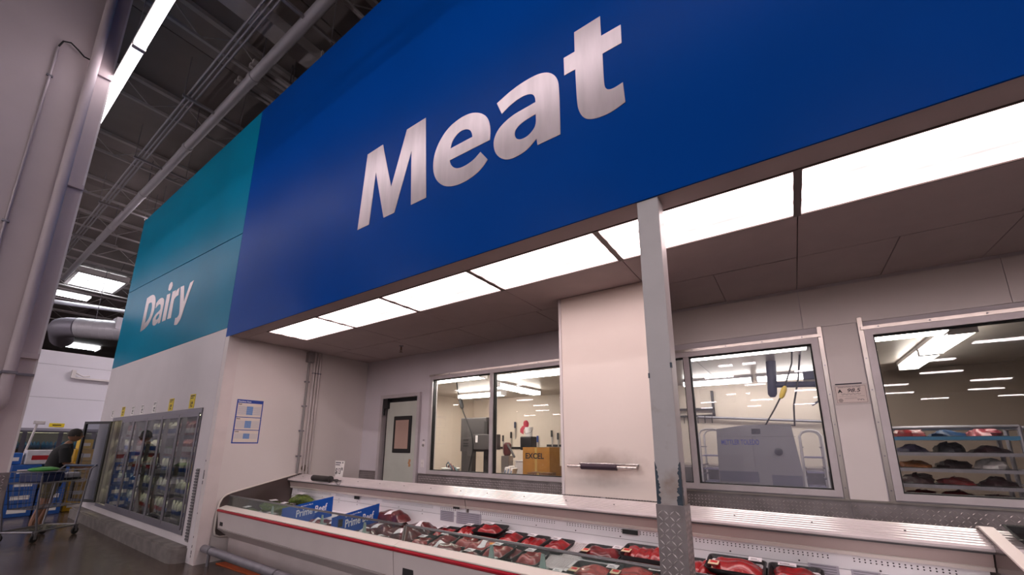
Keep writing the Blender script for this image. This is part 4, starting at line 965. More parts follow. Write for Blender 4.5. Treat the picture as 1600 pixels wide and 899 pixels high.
def tray_proto(w, d, mm, kind, seed, lab1='white'):
    """foam tray with lip, meat slab(s), stickers"""
    q = random.Random(seed); r = thing('meat_tray', '', 'meat tray')
    h = .034; a, b = w/2, d/2
    def ring(s, z): # rounded rectangle ring
        pts = []; rad = .035*s
        for cx, cy, a0 in ((a*s-rad, b*s-rad, 0), (-a*s+rad, b*s-rad, 90), (-a*s+rad, -b*s+rad, 180), (a*s-rad, -b*s+rad, 270)):
            for k in range(4):
                an = math.radians(a0+k*30); pts.append((cx+rad*math.cos(an), cy+rad*math.sin(an), z))
        return pts
    rings = [ring(.86, 0), ring(.97, h*.85), ring(1.0, h), ring(1.0, h+.003), ring(.95, h+.003), ring(.84, .006)]
    vs = [p for g in rings for p in g]; n = 16; fs = []
    for i in range(len(rings)-1):
        for j in range(n): fs.append((i*n+j, i*n+(j+1) % n, (i+1)*n+(j+1) % n, (i+1)*n+j))
    fs += [tuple(range(n))[::-1], tuple(range(5*n, 6*n))]
    part('tray', MB().add(vs, fs), traym, r)
    def slab(x0, x1, y0, y1, z, hh, mm, sd):
        q2 = random.Random(sd); ph = [q2.uniform(0, 6.3) for _ in range(6)]
        cx, cy = (x0+x1)/2, (y0+y1)/2
        def fn(u, v):
            U, V = 2*u-1, 2*v-1
            rr = max(abs(U), abs(V)); k = 1
            ang = math.atan2(V, U); sq = rr/max(1e-6, math.hypot(U, V)) if rr else 1
            mixr = .55+.45*sq
            wob = 1+.07*math.sin(2*ang+ph[0])+.05*math.sin(3*ang+ph[1])+.04*math.sin(5*ang+ph[2])
            x = cx+U*(x1-x0)/2*mixr*wob; y = cy+V*(y1-y0)/2*mixr*wob
            zz = z+hh*(1-rr**4)*(1+.18*math.sin(5*U+ph[3])+.15*math.sin(6*V+ph[4]))
            return (x, y, zz)
        return MB().grid(fn, 12, 12)
    if kind == 'slices':
        k = 3
        for i in range(k):
            x0 = -a*.80+i*a*1.6/k
            part('slice', slab(x0-.02, x0+a*1.6/k+.03, -b*.78, b*.78, .012+.006*i, .034, mm, seed*10+i), mm, r, True)
    elif kind == 'pair':
        part('steak', slab(-a*.84, a*.06, -b*.8, b*.74, .012, .036, mm, seed), mm, r, True); part('steak', slab(-a*.04, a*.84, -b*.74, b*.8, .014, .032, mm, seed+50), mm, r, True)
    elif kind == 'mince':
        part('mince', slab(-a*.84, a*.84, -b*.8, b*.8, .01, .044, mm, seed), mm, r, True)
    else:
        part('steak', slab(-a*.82, a*.82, -b*.76, b*.76, .012, .042, mm, seed), mm, r, True)
    # stickers lie on the film over the meat
    if lab1 == 'white':
        part('price_sticker', MB().add([(-a*.62, b*.18, .064), (a*.05, b*.18, .064), (a*.05, b*.66, .061), (-a*.62, b*.66, .061)], [(0, 1, 2, 3)]).add([(-a*.62, b*.18, .063), (a*.05, b*.18, .063), (a*.05, b*.66, .060), (-a*.62, b*.66, .060)], [(3, 2, 1, 0)]), sticker, r)
        part('sticker_print', MB().box(-a*.55, -a*.02, b*.27, b*.31, .0625, .0645).box(-a*.55, -a*.2, b*.40, b*.46, .062, .064), MATS['grey_ink'], r)
    else:
        p = part('brand_sticker', MB().box(-a*.86, -a*.50, -b*.82, -b*.30, .056, .0575), sticker_y, r); part('brand_band', MB().box(-a*.80, -a*.56, -b*.60, -b*.36, .0575, .0582), sticker_r, p)
        part('price_sticker', MB().box(a*.42, a*.86, b*.30, b*.80, .058, .0595), sticker, r); part('sticker_print', MB().box(a*.5, a*.78, b*.4, b*.44, .0595, .060).box(a*.5, a*.7, b*.54, b*.60, .0595, .060), MATS['grey_ink'], r)
    return r
def roast_proto(l, w, h, mm, seed, lab=True, yellow=False):
    """film wrapped joint of meat: a long lumpy slab with rounded shoulders"""
    r = thing('beef_roast', '', 'beef roast'); q = random.Random(seed); ph = [q.uniform(0, 6.3) for _ in range(8)]
    def top(u, v):
        U, V = 2*u-1, 2*v-1; rr = max(abs(U), abs(V)); hy = math.hypot(U, V); sq = rr/hy if hy > 1e-6 else 1; k = .35+.65*sq
        wob = 1+.10*math.sin(4*U+ph[0])+.06*math.sin(7*U+ph[1])
        x = U*l/2*k*(1+.05*math.sin(3*V+ph[2])); y = V*w/2*k*wob+.02*math.sin(3*U+ph[6])
        z = 2*h*(1-rr**3)**.8*(.88+.14*math.sin(5*U+ph[3])*math.cos(2*V+ph[4])+.08*math.sin(9*U+4*V+ph[5]))
        return (x, y, z)
    part('meat', MB().grid(top, 22, 12).grid(lambda u, v: (top(u, v)[0], top(u, v)[1], .0005), 6, 4), mm, r, True)
    if lab:
        part('price_sticker', MB().grid(lambda u, v: (lambda p: (p[0], p[1], p[2]+.0025))(top(.40+.17*u, .14+.62*v)), 5, 8), sticker, r)
    if yellow:
        part('offer_sticker', MB().grid(lambda u, v: (lambda p: (p[0], p[1], p[2]+.0025))(top(.68+.10*u, .2+.3*v)), 3, 4), sticker_o, r)
    return r
def green_proto(seed):
    r = thing('produce_bag', '', 'produce bag')
    part('greens', MB().blob((0, 0, .06), (.16, .115, .055), 22, 12, .30, seed, flat=-.055), mat('leafy_green', '#34480f', .55, col2='#66792a', vscale=30, bump=1., bscale=45), r, True)
    part('bag_film', MB().blob((0, 0, .062), (.175, .13, .066), 18, 10, .22, seed+1, flat=-.06), film, r, True)
    part('price_sticker', MB().box(-.04, .06, -.03, .045, .143, .145), sticker, r)
    return r
SLOPE = math.atan2(.12, .88)
def deck_z(x, y): return (.53+.115*(y-2.64)/.88) if x < -2.98 else (.58+.12*(y-2.64)/.88)
P = {
 's1': tray_proto(.235, .30, beef_bright, 'pair', 1), 's2': tray_proto(.235, .30, beef_bright, 'slab', 2), 's3': tray_proto(.23, .30, steak_pale, 'slab', 3),
 's4': tray_proto(.24, .29, beef_dark, 'mince', 4), 'b1': tray_proto(.36, .27, beef_bright, 'slices', 5, 'brand'), 'b2': tray_proto(.36, .27, beef_ground, 'mince', 6, 'brand'),
 'b3': tray_proto(.36, .27, beef_bright, 'slab', 7, 'brand'), 'b4': tray_proto(.33, .26, beef_dark, 'mince', 8, 'brand'), 'b5': tray_proto(.30, .26, beef_bright, 'slab', 9, 'white'),
 'r1': roast_proto(.60, .22, .048, roast_m, 11), 'r2': roast_proto(.46, .21, .045, roast_m, 12), 'r3': roast_proto(.40, .20, .040, steak_pale, 13, True, True), 'r4': roast_proto(.36, .20, .036, beef_dark, 14),
 'g1': green_proto(21), 'g2': green_proto(22)}
first_use = set(); PLACED = []
SIZE = {'s1': (.235, .30, .045), 's2': (.235, .30, .045), 's3': (.23, .30, .045), 's4': (.24, .29, .045), 'b1': (.36, .27, .045), 'b2': (.36, .27, .045), 'b3': (.36, .27, .045), 'b4': (.33, .26, .045), 'b5': (.30, .26, .045),
        'r1': (.60, .22, .075), 'r2': (.46, .21, .07), 'r3': (.40, .20, .065), 'r4': (.36, .20, .06), 'g1': (.34, .25, .11), 'g2': (.34, .25, .11)}
def put(key, x, y, rz, label, lift=0., group='meat packs in the cases'):
    # a pack that would share its place with earlier ones lies on top of them
    w, d, h = SIZE[key]; c, s = abs(math.cos(rz)), abs(math.sin(rz)); a, b = (w*c+d*s)*.46, (w*s+d*c)*.46
    lift = 0.
    for (px, py, pa, pb, pl, ph) in PLACED:
        ox = min(x+a, px+pa)-max(x-a, px-pa); oy = min(y+b, py+pb)-max(y-b, py-pb)
        if ox > 0 and oy > 0 and ox*oy > .30*min(4*a*b, 4*pa*pb): lift = max(lift, pl+ph)
    PLACED.append((x, y, a, b, lift, h))
    r = P[key]; loc = (x, y, deck_z(x, y)+.003+lift)
    if key not in first_use:
        first_use.add(key); r.location = loc; r.rotation_euler = (SLOPE, 0, rz); r['label'] = label; r['group'] = group; return r
    return dup(r, loc, rz, label, group, rx=SLOPE)
# middle case, left half
put('s1', -3.22+.42, 3.10-.02, .05, 'flat tray of pale marbled steak below the wide grey notice') if False else None
put('s1', -2.80, 3.34, .1, 'tray of red meat with a white sticker right of the glass post')
put('s3', -2.60, 3.08, .3, 'pale marbled steak tray lying before the wide grey notice')
put('s2', -2.27, 3.31, .05, 'first of three bright steak trays in a row along the back wall')
put('s1', -2.03, 3.31, .02, 'second of three bright steak trays in a row along the back wall')
put('s2', -1.79, 3.31, .0, 'third of three bright steak trays, next to the empty grating')
put('s4', -2.84, 3.04, .1, 'dark red tray behind the glass directly right of the glass post')
put('r3', -2.72, 2.80, .1, 'pale roast with an orange sticker behind the glass, nearer the front')
put('r3', -2.36, 3.04, .15, 'pale roast with an orange sticker behind the glass, farther back')
put('s4', -2.10, 3.02, .05, 'dark red tray under the glass rail, left of two more')
put('s4', -2.34, 2.80, .05, 'dark red tray under the glass rail, middle of three')
put('r4', -2.60, 2.74, .05, 'dark beef piece low against the front glass')
put('s3', -1.86, 3.0, .05, 'marbled steak tray with shiny film beside the empty grating')
put('b4', -1.62, 2.74, .05, 'dark mince tray in the front corner before the empty grating')
# middle case, right half
put('b4', -1.38, 3.32, .0, 'dark mince tray along the back wall right of the grating')
put('b2', -1.30, 2.96, .0, 'mince tray behind the glass right of the grating')
put('b2', -1.02, 3.34, .0, 'mince tray under the highest sliced steak tray')
put('b1', -1.03, 3.32, .0, 'sliced steak tray stacked highest just left of the post', .045)
put('b2', -1.02, 3.04, .03, 'mince tray behind the glass just left of the post')
put('b1', -.70, 3.34, .0, 'sliced steak tray half hidden behind the post')
put('b3', -.74, 3.06, .0, 'steak tray below the half hidden one behind the post')
put('b2', -.42, 3.35, .0, 'mince tray under the bright steak tray right of the post')
put('b3', -.43, 3.34, .0, 'bright steak tray directly right of the post')
put('b4', -.08, 3.35, .0, 'dark mince tray under the second tray right of the post')
put('b5', -.09, 3.34, .0, 'steak tray second to the right of the post')
put('b1', -.36, 3.05, .0, 'sliced steak tray in the front row right of the post')
put('b4', .0, 3.05, .0, 'dark mince tray in the front row right of the post')
put('s4', -2.06, 2.74, .0, 'dark red tray against the front glass below three others')
put('b4', -1.0, 2.78, .0, 'dark mince tray in the front row left of the post')
put('b2', -1.36, 2.72, .0, 'mince tray against the front glass right of the grating')
put('b1', -.68, 2.77, .0, 'sliced steak tray in the front row behind the post')
# left case
put('r2', -3.96, 3.37, -.1, 'vacuum packed roast under the highest long one')
put('r1', -3.98, 3.36, -.10, 'long vacuum packed roast highest beside the right Prime Beef card', .06)
put('r1', -3.90, 3.12, -.10, 'long vacuum packed roast in the middle of the pile by the glass post')
put('r2', -3.92, 2.94, -.1, 'vacuum packed roast at the front of the pile by the glass post')
put('r2', -3.48, 3.34, .1, 'vacuum packed roast behind the glass post')
put('r4', -3.25, 2.76, .2, 'small dark roast low beside the glass post')
put('r2', -3.55, 2.84, .0, 'vacuum packed roast against the front glass left of the glass post')
put('r4', -4.48, 2.80, .2, 'small roast between the two Prime Beef cards, nearer the glass')
put('r3', -4.72, 3.28, .1, 'pale roast with a white sticker between the two Prime Beef cards')
put('r4', -5.50, 2.98, .3, 'small roast just left of the left Prime Beef card')
put('r3', -5.92, 2.88, .1, 'pale roast at the left end of the case behind the glass')
put('r4', -5.52, 3.32, .1, 'brown roast behind the left Prime Beef card')
put('r2', -6.05, 3.36, .0, 'brown roast under the round green produce bag')
put('g1', -6.0, 3.36, .3, 'round green produce bag with a white sticker, highest at the left end', .05, 'green produce bags')
put('g2', -6.36, 3.14, 1.5, 'flat green produce bag against the left end panel', 0, 'green produce bags')
put('g2', -6.32, 2.80, .1, 'green produce bag low behind the glass at the left end', 0, 'green produce bags')
put('g1', -5.98, 3.12, .1, 'green produce bag below the round one', 0, 'green produce bags')
put('r3', -4.42, 3.30, .1, 'vacuum packed roast behind the right Prime Beef card')
put('r1', -3.50, 3.10, .05, 'long vacuum packed roast just left of the glass post')
put('s1', -3.13, 3.34, .1, 'red tray along the back wall behind the glass post')
put('s3', -3.13, 3.02, .1, 'marbled tray behind the glass directly left of the glass post')
put('s2', -2.50, 3.33, .1, 'red tray under the raised bright steak tray')
put('b5', -2.52, 3.33, .1, 'bright red steak tray raised highest beside the wide grey notice', .05)
put('s3', -2.12, 2.90, .05, 'marbled tray under the glass rail left of the grating')
put('r4', -4.93, 3.02, .3, 'small roast beside the right face of the left Prime Beef card')
put('r2', -4.60, 3.04, .15, 'vacuum packed roast lying between the two Prime Beef cards')
put('r4', -4.86, 2.80, .2, 'small roast against the front glass between the Prime Beef cards')
put('r3', -5.52, 2.76, .1, 'pale roast against the front glass left of the left Prime Beef card')
# wire grating in the gap
t = thing('deck_grating', 'empty white wire grating between the meat trays', 'grating', (-1.72, 3.2, .66))
gr = MB()
for k in range(26):
    x = -1.90+k*.0145 if False else -1.72+(k-13)*.0145
    gr.tube([(x, 2.82, deck_z(x, 2.82)+.012), (x, 3.49, deck_z(x, 3.49)+.012)], .003, 5)
part('rod', gr, white_paint, t)
g2 = MB()
for k in range(5): y = 2.84+k*.16; g2.tube([(-1.92, y, deck_z(-1.7, y)+.008), (-1.52, y, deck_z(-1.7, y)+.008)], .004, 5)
part('cross_rod', g2, white_paint, t)
# Prime Beef divider cards
def card(x0, y0, x1, y1, zt0, zt1, h, label):
    d = Vector((x1-x0, y1-y0, 0)); ln_ = d.length; d.normalize(); nrm = Vector((d.y, -d.x, 0))
    t = thing('divider_card', label, 'sign', (x0, y0, zt0-h), 'Prime Beef cards')
    sl = (zt1-zt0)/ln_
    M = Matrix(((d.x, 0, nrm.x, x0), (d.y, 0, nrm.y, y0), (sl, 1, 0, zt0-h), (0, 0, 0, 1)))
    mb = MB().box(0, ln_, 0, h, -.002, .002); mb.xform(M); part('card', mb, card_blue, t)
    for s in (1,):
        off = Matrix.Translation((0, 0, .0025))
        me = text('Prime Beef', .118, M @ off @ Matrix.Translation((ln_*.27, h*.40, 0)), .0022, sx=ln_*.68/.585); part('wording', me, whiteprint, t)
        me = text("Member's Mark", .022, M @ off @ Matrix.Translation((ln_*.35, h*.85, 0)), .0003); part('brand_line', me, whiteprint, t)
        dm = MB().add([(ln_*.29, h*.83, .003), (ln_*.315, h*.87, .003), (ln_*.29, h*.91, .003), (ln_*.265, h*.87, .003), (ln_*.29, h*.85, .003), (ln_*.303, h*.87, .003), (ln_*.29, h*.89, .003), (ln_*.277, h*.87, .003)], [(0, 1, 5, 4), (1, 2, 6, 5), (2, 3, 7, 6), (3, 0, 4, 7)])
        dm.xform(M); part('diamond_mark', dm, whiteprint, t)
    return t
card(-5.27, 2.73, -5.08, 3.28, .77, .872, .245, 'blue Prime Beef card standing in the case, the left one')
c2 = card(-4.22, 2.73, -4.14, 3.28, .765, .860, .245, 'blue Prime Beef card standing in the case, the right one')
o = part('seal_print', MB().box(-4.203, -4.200, 2.80, 2.86, .66, .74), ink, c2)
# black tray on the rail of the next case
t = thing('spare_tray', 'black plastic tray with a white liner on the rail at the right edge', 'tray', (1.12, 3.5, 1.05))
TM = Matrix.Translation((1.12, 3.53, 1.050)) @ Matrix.Rotation(math.radians(15), 4, 'X')
b = MB().add([(-.16, -.08, 0), (.20, -.08, 0), (.20, .08, 0), (-.16, .08, 0), (-.20, -.10, .042), (.24, -.10, .042), (.24, .10, .042), (-.20, .10, .042), (-.185, -.085, .040), (.225, -.085, .040), (.225, .085, .040), (-.185, .085, .040), (-.155, -.075, .006), (.195, -.075, .006), (.195, .075, .006), (-.155, .075, .006)],
    [(3, 2, 1, 0), (0, 1, 5, 4), (1, 2, 6, 5), (2, 3, 7, 6), (3, 0, 4, 7), (4, 5, 9, 8), (5, 6, 10, 9), (6, 7, 11, 10), (7, 4, 8, 11), (8, 9, 13, 12), (9, 10, 14, 13), (10, 11, 15, 14), (11, 8, 12, 15), (12, 13, 14, 15)])
b.xform(TM); part('tray', b, dark, t)
b = MB().cbox(-.10, .20, .0, .075, .008, .060, .008); b.xform(TM); part('liner', b, paper, t)
# ================================================================== cutting room behind the windows
RTUBE = emit('room_lamp', (1, .93, .84), ROOM_LIGHT)
def room_light(x, y, ln_, along, label, lamp=None):
    t = thing('room_light', label, 'strip light', (x, y, 2.6), 'strip lights of the cutting room')
    h = ln_/2
    q = (lambda a0, a1, b0, b1, z0, z1: MB().box(x+a0, x+a1, y+b0, y+b1, z0, z1)) if along == 'x' else (lambda a0, a1, b0, b1, z0, z1: MB().box(x+b0, x+b1, y+a0, y+a1, z0, z1))
    part('housing', q(-h, h, -.11, .11, 2.655, 2.699), white_paint, t)
    part('lens', q(-h+.02, h-.02, -.09, .09, 2.59, 2.655), lamp or RTUBE, t)
    for s in (-1, 1): part('end_cap', q(min(s*h, s*(h-.02)), max(s*h, s*(h-.02)), -.1, .1, 2.585, 2.655), white_paint, t)
room_light(-3.3, 5.35, 1.25, 'x', 'strip light near the top of the right pane of the left window')

room_light(-4.45, 6.7, 1.5, 'y', 'strip light running away from the left window')
room_light(-5.9, 5.0, 1.25, 'x', 'unseen added strip light above the left window, left one', emit('added_room_lamp', (1, .93, .84), ROOM_LIGHT*1.8))  # this and the next are unseen lamps added to brighten the room
room_light(-4.6, 5.0, 1.25, 'x', 'unseen added strip light above the left window, right one', MATS['added_room_lamp'])
room_light(-5.7, 7.1, 1.25, 'x', 'added strip light deep in the left pane of the left window', MATS['added_room_lamp'])  # added lamp, lifts the brightness behind the left pane
room_light(-.4, 5.35, 1.3, 'x', 'strip light along the top of the misted window')
room_light(-1.0, 7.8, 1.1, 'x', 'far strip light in the misted window, left one')
room_light(.15, 7.8, 1.1, 'x', 'far strip light in the misted window, right one')
room_light(1.0, 5.30, .62, 'x', 'short strip light at the top left of the right window')
room_light(1.43, 5.95, 1.1, 'y', 'nearer of two strip lights in a line seen in the right window')
room_light(1.43, 7.1, 1.1, 'y', 'farther of two strip lights in a line seen in the right window')




machine = mat('machine_grey', '#5a5655', .45, .4, var=.1, vscale=6)
# work table along the window
t = thing('work_table', 'long steel work table behind the left window', 'table', (-4.1, 5.9, 0))
part('top', MB().box(-5.9, -2.5, 5.45, 6.5, .94, .98), steel, t)
for x in (-5.8, -4.2, -2.6):
    for y in (5.5, 6.45): part('leg', MB().tube([(x, y, 0), (x, y, .94)], .02, 8), galv, t)
# band saw
t = thing('band_saw', 'grey steel band saw behind the left window', 'machine', (-4.75, 5.75, .98))
part('upper_cover', MB().cbox(-5.06, -4.46, 5.72, 5.90, 1.42, 2.02, .015), machine, t)
part('column', MB().cbox(-4.92, -4.68, 5.60, 5.72, .981, 1.66, .01), machine, t)
part('motor_box', MB().cbox(-4.66, -4.25, 5.60, 5.86, 1.46, 1.72, .012), machine, t)
part('switch_plate', MB().box(-4.60, -4.55, 5.592, 5.60, 1.58, 1.70), paper, t)
part('blade_guide', MB().cbox(-4.50, -4.43, 5.70, 5.78, .981, 1.95, .006), mat('machine_dark', '#3b3938', .5, .4), t)
part('lever', MB().tube([(-4.55, 5.66, 1.0), (-4.40, 5.66, 1.12), (-4.38, 5.66, 1.28)], .016, 8), MATS['machine_dark'], t)
sc = MB()
for x in (-4.86, -4.82, -4.78):
    for z in (1.62, 1.56, 1.52): sc.lathe([(.012, 0), (.012, -.01)], (x, 5.60, z), 8, 'y')
part('knob', sc, dark, t)
t = thing('power_cord', 'black cord with a plug hanging from the ceiling before the band saw', 'cord', (-4.9, 5.6, 1.2))
part('cord', MB().tube([(-5.08, 5.58, 2.70), (-5.02, 5.56, 2.5), (-4.96, 5.55, 2.38), (-4.84, 5.52, 2.12), (-4.70, 5.50, 1.90), (-4.60, 5.49, 1.72), (-4.57, 5.50, 1.50), (-4.62, 5.50, 1.25), (-4.68, 5.50, 1.0)], .011, 6), rubber, t, True)
part('plug', MB().tube([(-4.945, 5.545, 2.36), (-4.93, 5.54, 2.33), (-4.88, 5.53, 2.21), (-4.865, 5.525, 2.18)], [.02, .036, .036, .02], 10), rubber, t, True)
# white tub with hoses left of the saw
t = thing('white_tub', 'white tub of hoses left of the band saw', 'tub', (-5.35, 5.8, .98))
part('tub', MB().lathe([(.14, .981), (.17, 1.10), (.175, 1.10), (.175, 1.115), (.155, 1.115)], (-5.35, 5.8, 0), 18), paper, t, True)
for k, c in enumerate(('#4a6f8a', '#9a2f2f', '#2b2b2d', '#7fa3a8')):
    part('hose', MB().tube([(-5.42+.04*k, 5.8, 1.08), (-5.44+.05*k, 5.78, 1.17-.02*k), (-5.36+.06*k, 5.74, 1.22-.03*k), (-5.20+.05*k, 5.66, 1.12-.02*k), (-5.14+.04*k, 5.62, 1.0)], .012, 6), mat('hose_%d' % k, ('#2f4452', '#6a2a2a', '#1d1d1f', '#5f7c80')[k], .5), t, True)
t = thing('soap_dispenser', 'small dark dispenser left of the band saw', 'dispenser', (-5.15, 6.0, .98))
part('body', MB().cbox(-5.19, -5.11, 5.96, 6.04, .981, 1.42, .01), grey_paint, t); part('head', MB().cbox(-5.20, -5.10, 5.94, 6.0, 1.36, 1.44, .01), mat('dispenser_blue', '#31536f', .4), t)
# things on the table in the right pane
def carton_box(name, x0, x1, y0, y1, z0, z1, label, m, word=None):
    t = thing(name, label, 'box', ((x0+x1)/2, (y0+y1)/2, z0))
    part('body', MB().box(x0, x1, y0, y1, z0, z1), m, t)
    part('flap', MB().box(x0, x1, y0-.004, y0+.03, z1, z1+.004).box(x0, x1, y1-.12, y1, z1, z1+.004), m, t)
    part('tape', MB().box((x0+x1)/2-.02, (x0+x1)/2+.02, y0-.002, y1, z0+.02, z1+.005), mat('parcel_tape', '#b79a5b', .25), t)
    if word: part('print', text(word, (x1-x0)*.24, on_front(x0+.05, y0-.003, z0+(z1-z0)*.66), .003), ink, t)
    return t
kraft = mat('kraft_cardboard', '#a9742a', .7, var=.12, vscale=8); kraft2 = mat('dark_kraft', '#7d5a3a', .7, var=.15, vscale=8)
carton_box('cardboard_box', -3.78, -3.27, 5.85, 6.20, .981, 1.50, 'large brown cardboard box reading EXCEL on the table in the left window', kraft, 'EXCEL')
carton_box('cardboard_box', -3.50, -3.12, 5.55, 5.78, .981, 1.12, 'low brown cardboard box in front of the large one', kraft2)
carton_box('cardboard_box', -3.06, -2.70, 5.80, 6.10, .981, 1.22, 'dull brown cardboard box at the right side of the left window', kraft2)
t = thing('kraft_envelope', 'yellow paper sheet lying by the window ledge', 'paper', (-3.70, 5.52, .981)); part('sheet', MB().prism([(-3.86, 5.46), (-3.50, 5.46), (-3.44, 5.66), (-3.80, 5.66)], .982, 1.075, 'z'), mat('yellow_kraft', '#c4902e', .6), t); part('fold', MB().box(-3.80, -3.50, 5.52, 5.525, 1.075, 1.08), kraft2, t)
t = thing('black_bin', 'black box standing behind the large cardboard box', 'bin', (-3.98, 6.30, .981)); part('stand', MB().box(-4.02, -3.92, 6.28, 6.40, .981, 1.45), grey_paint, t); part('body', MB().cbox(-4.10, -3.86, 6.25, 6.45, 1.45, 1.69, .02), dark, t)
t = thing('white_bucket', 'white bucket standing on the black box', 'bucket', (-3.97, 6.35, 1.691)); part('bucket', MB().lathe([(.06, 1.691), (.075, 1.84), (.08, 1.84), (.08, 1.855)], (-3.97, 6.35, 0), 16), paper, t, True); part('handle', MB().tube([(-4.05, 6.35, 1.82), (-4.04, 6.30, 1.76), (-3.97, 6.265, 1.74), (-3.90, 6.30, 1.76), (-3.89, 6.35, 1.82)], .004, 6), galv, t)
t = thing('red_glove', 'red rubber glove hanging over the white bucket', 'glove', (-4.05, 6.35, 1.855))
gm = mat('red_rubber', '#a5243a', .45); part('cuff', MB().blob((-4.03, 6.35, 1.91), (.055, .045, .075), 12, 8, .08, 5), gm, t, True)
for k in range(4): part('finger', MB().tube([(-4.07+.02*k, 6.32, 1.88), (-4.10+.018*k, 6.28, 1.82), (-4.10+.018*k, 6.27, 1.76-.01*k)], [.014, .013, .008], 8), gm, t, True)
t = thing('steel_grinder', 'small steel appliance beside the window mullion', 'appliance', (-3.45, 5.62, .981))
t.location = (-4.14, 5.9, .981)
part('body', MB().cbox(-4.22, -4.06, 5.84, 5.98, .981, 1.36, .012), steel, t); part('head', MB().lathe([(.05, 1.36), (.07, 1.40), (.07, 1.55), (.04, 1.58)], (-4.14, 5.91, 0), 14), mat('maroon_enamel', '#5f2b2c', .4), t, True); part('chute', MB().tube([(-4.10, 5.86, 1.55), (-3.98, 5.80, 1.44), (-3.90, 5.78, 1.34)], .018, 8), machine, t, True)
for k, (x, h, lb) in enumerate(((-4.02, .20, 'leftmost white binder leaning behind the mullion'), (-3.96, .22, 'middle white binder leaning behind the mullion'), (-3.90, .19, 'right white binder leaning behind the mullion'))):
    t = thing('binder', lb, 'binder', (x, 5.7, .981), 'binders on the work table'); mb = MB().box(-.02, .02, -.07, .07, 0, h); mb.xform(Matrix.Translation((x, 5.7, .985)) @ Matrix.Rotation(.28, 4, 'Y')); part('cover', mb, paper, t)
    mb = MB().box(-.008, .008, -.072, -.0702, .05, h-.04); mb.xform(Matrix.Translation((x, 5.7, .985)) @ Matrix.Rotation(.28, 4, 'Y')); part('spine_label', mb, mat('spine_blue', '#2c4c7a', .5), t)
t = thing('white_container', 'white plastic container on the table by the knives', 'container', (-4.0, 6.15, .981)); part('body', MB().cbox(-4.02, -3.82, 5.98, 6.18, .981, 1.26, .012), paper, t); part('lid', MB().cbox(-4.03, -3.81, 5.97, 6.19, 1.26, 1.28, .004), white_paint, t)
# knives on magnetic strips on the far wall
t = thing('knife_strip', 'left magnetic knife strip on the far wall of the cutting room', 'knife strip', (-5.75, 8.38, 1.46)); part('bar', MB().box(-6.1, -5.4, 8.37, 8.399, 1.44, 1.49), dark, t)
t = thing('knife_strip', 'right magnetic knife strip on the far wall of the cutting room', 'knife strip', (-4.5, 8.38, 1.52)); part('bar', MB().box(-4.75, -4.05, 8.37, 8.399, 1.50, 1.55), dark, t)
bl = mat('blade', '#aaa6a2', .3, .9)
for k, (x, z, c, lb) in enumerate(((-5.98, 1.62, '#1a1a1c', 'black handled knife farthest left on the far wall'), (-5.74, 1.70, '#1a1a1c', 'black handled knife second from left on the far wall'), (-5.62, 1.94, '#1c2a44', 'navy handled knife set highest on the far wall'), (-4.98, 1.6, '#1c3f86', 'blue handled knife above the cardboard box'), (-4.60, 1.72, '#1a1a1c', 'black handled knife on the right strip'), (-4.44, 1.66, '#2a2a30', 'dark handled knife farthest right on the far wall'), (-4.66, 1.34, '#2f7a35', 'green handled knife hanging low on the right strip'))):
    t = thing('knife', lb, 'knife', (x, 8.36, z), 'knives on the far wall'); part('handle', MB().cbox(x-.022, x+.022, 8.335, 8.36, z, z+.15, .006), mat('knife_handle_%s' % c[1:], c, .5), t); part('blade', MB().prism([(x-.02, z), (x+.02, z), (x+.016, z-.22), (x-.012, z-.28)], 8.362, 8.366, 'y'), bl, t)

# ---- weighing and wrapping machine behind the misted window
t = thing('wrapping_machine', 'large grey weighing and wrapping machine lettered METTLER TOLEDO behind the misted window', 'machine', (-.42, 6.5, 0))
bm_ = mat('machine_pale', '#7f7b7c', .4, .3, var=.06)
part('body', MB().prism([(-.885, 1.03), (.045, 1.03), (.045, 1.22), (-.01, 1.815), (-.50, 1.815), (-.86, 1.765)], 6.2, 7.0, 'y'), bm_, t)
part('base', MB().cbox(-.86, .03, 6.25, 6.95, .12, 1.03, .02), machine, t)
part('lower_vent', MB().box(-.87, -.42, 6.188, 6.2, 1.09, 1.22).box(-.28, .03, 6.188, 6.2, 1.06, 1.19), mat('vent_dark', '#4a4a55', .5), t)
part('wording', text('METTLER TOLEDO', .092, on_front(-.815, 6.195, 1.56), .0012, sx=.575), mat('machine_blue_print', '#1c3585', .5), t)
part('badge', MB().cbox(-.445, -.345, 6.185, 6.2, 1.70, 1.765, .006), dark, t)
part('knob', MB().lathe([(.04, 0), (.045, -.02), (.03, -.03)], (-.175, 6.2, 1.475), 16, 'y'), dark, t, True)
part('foot', MB().box(-.84, -.78, 6.3, 6.36, 0, .12).box(-.05, .01, 6.3, 6.36, 0, .12).box(-.84, -.78, 6.84, 6.9, 0, .12).box(-.05, .01, 6.84, 6.9, 0, .12), rubber, t)
part('door_seam', MB().box(-.86, .02, 6.197, 6.2, 1.66, 1.664).box(-.45, -.446, 6.197, 6.2, 1.05, 1.66), machine, t)
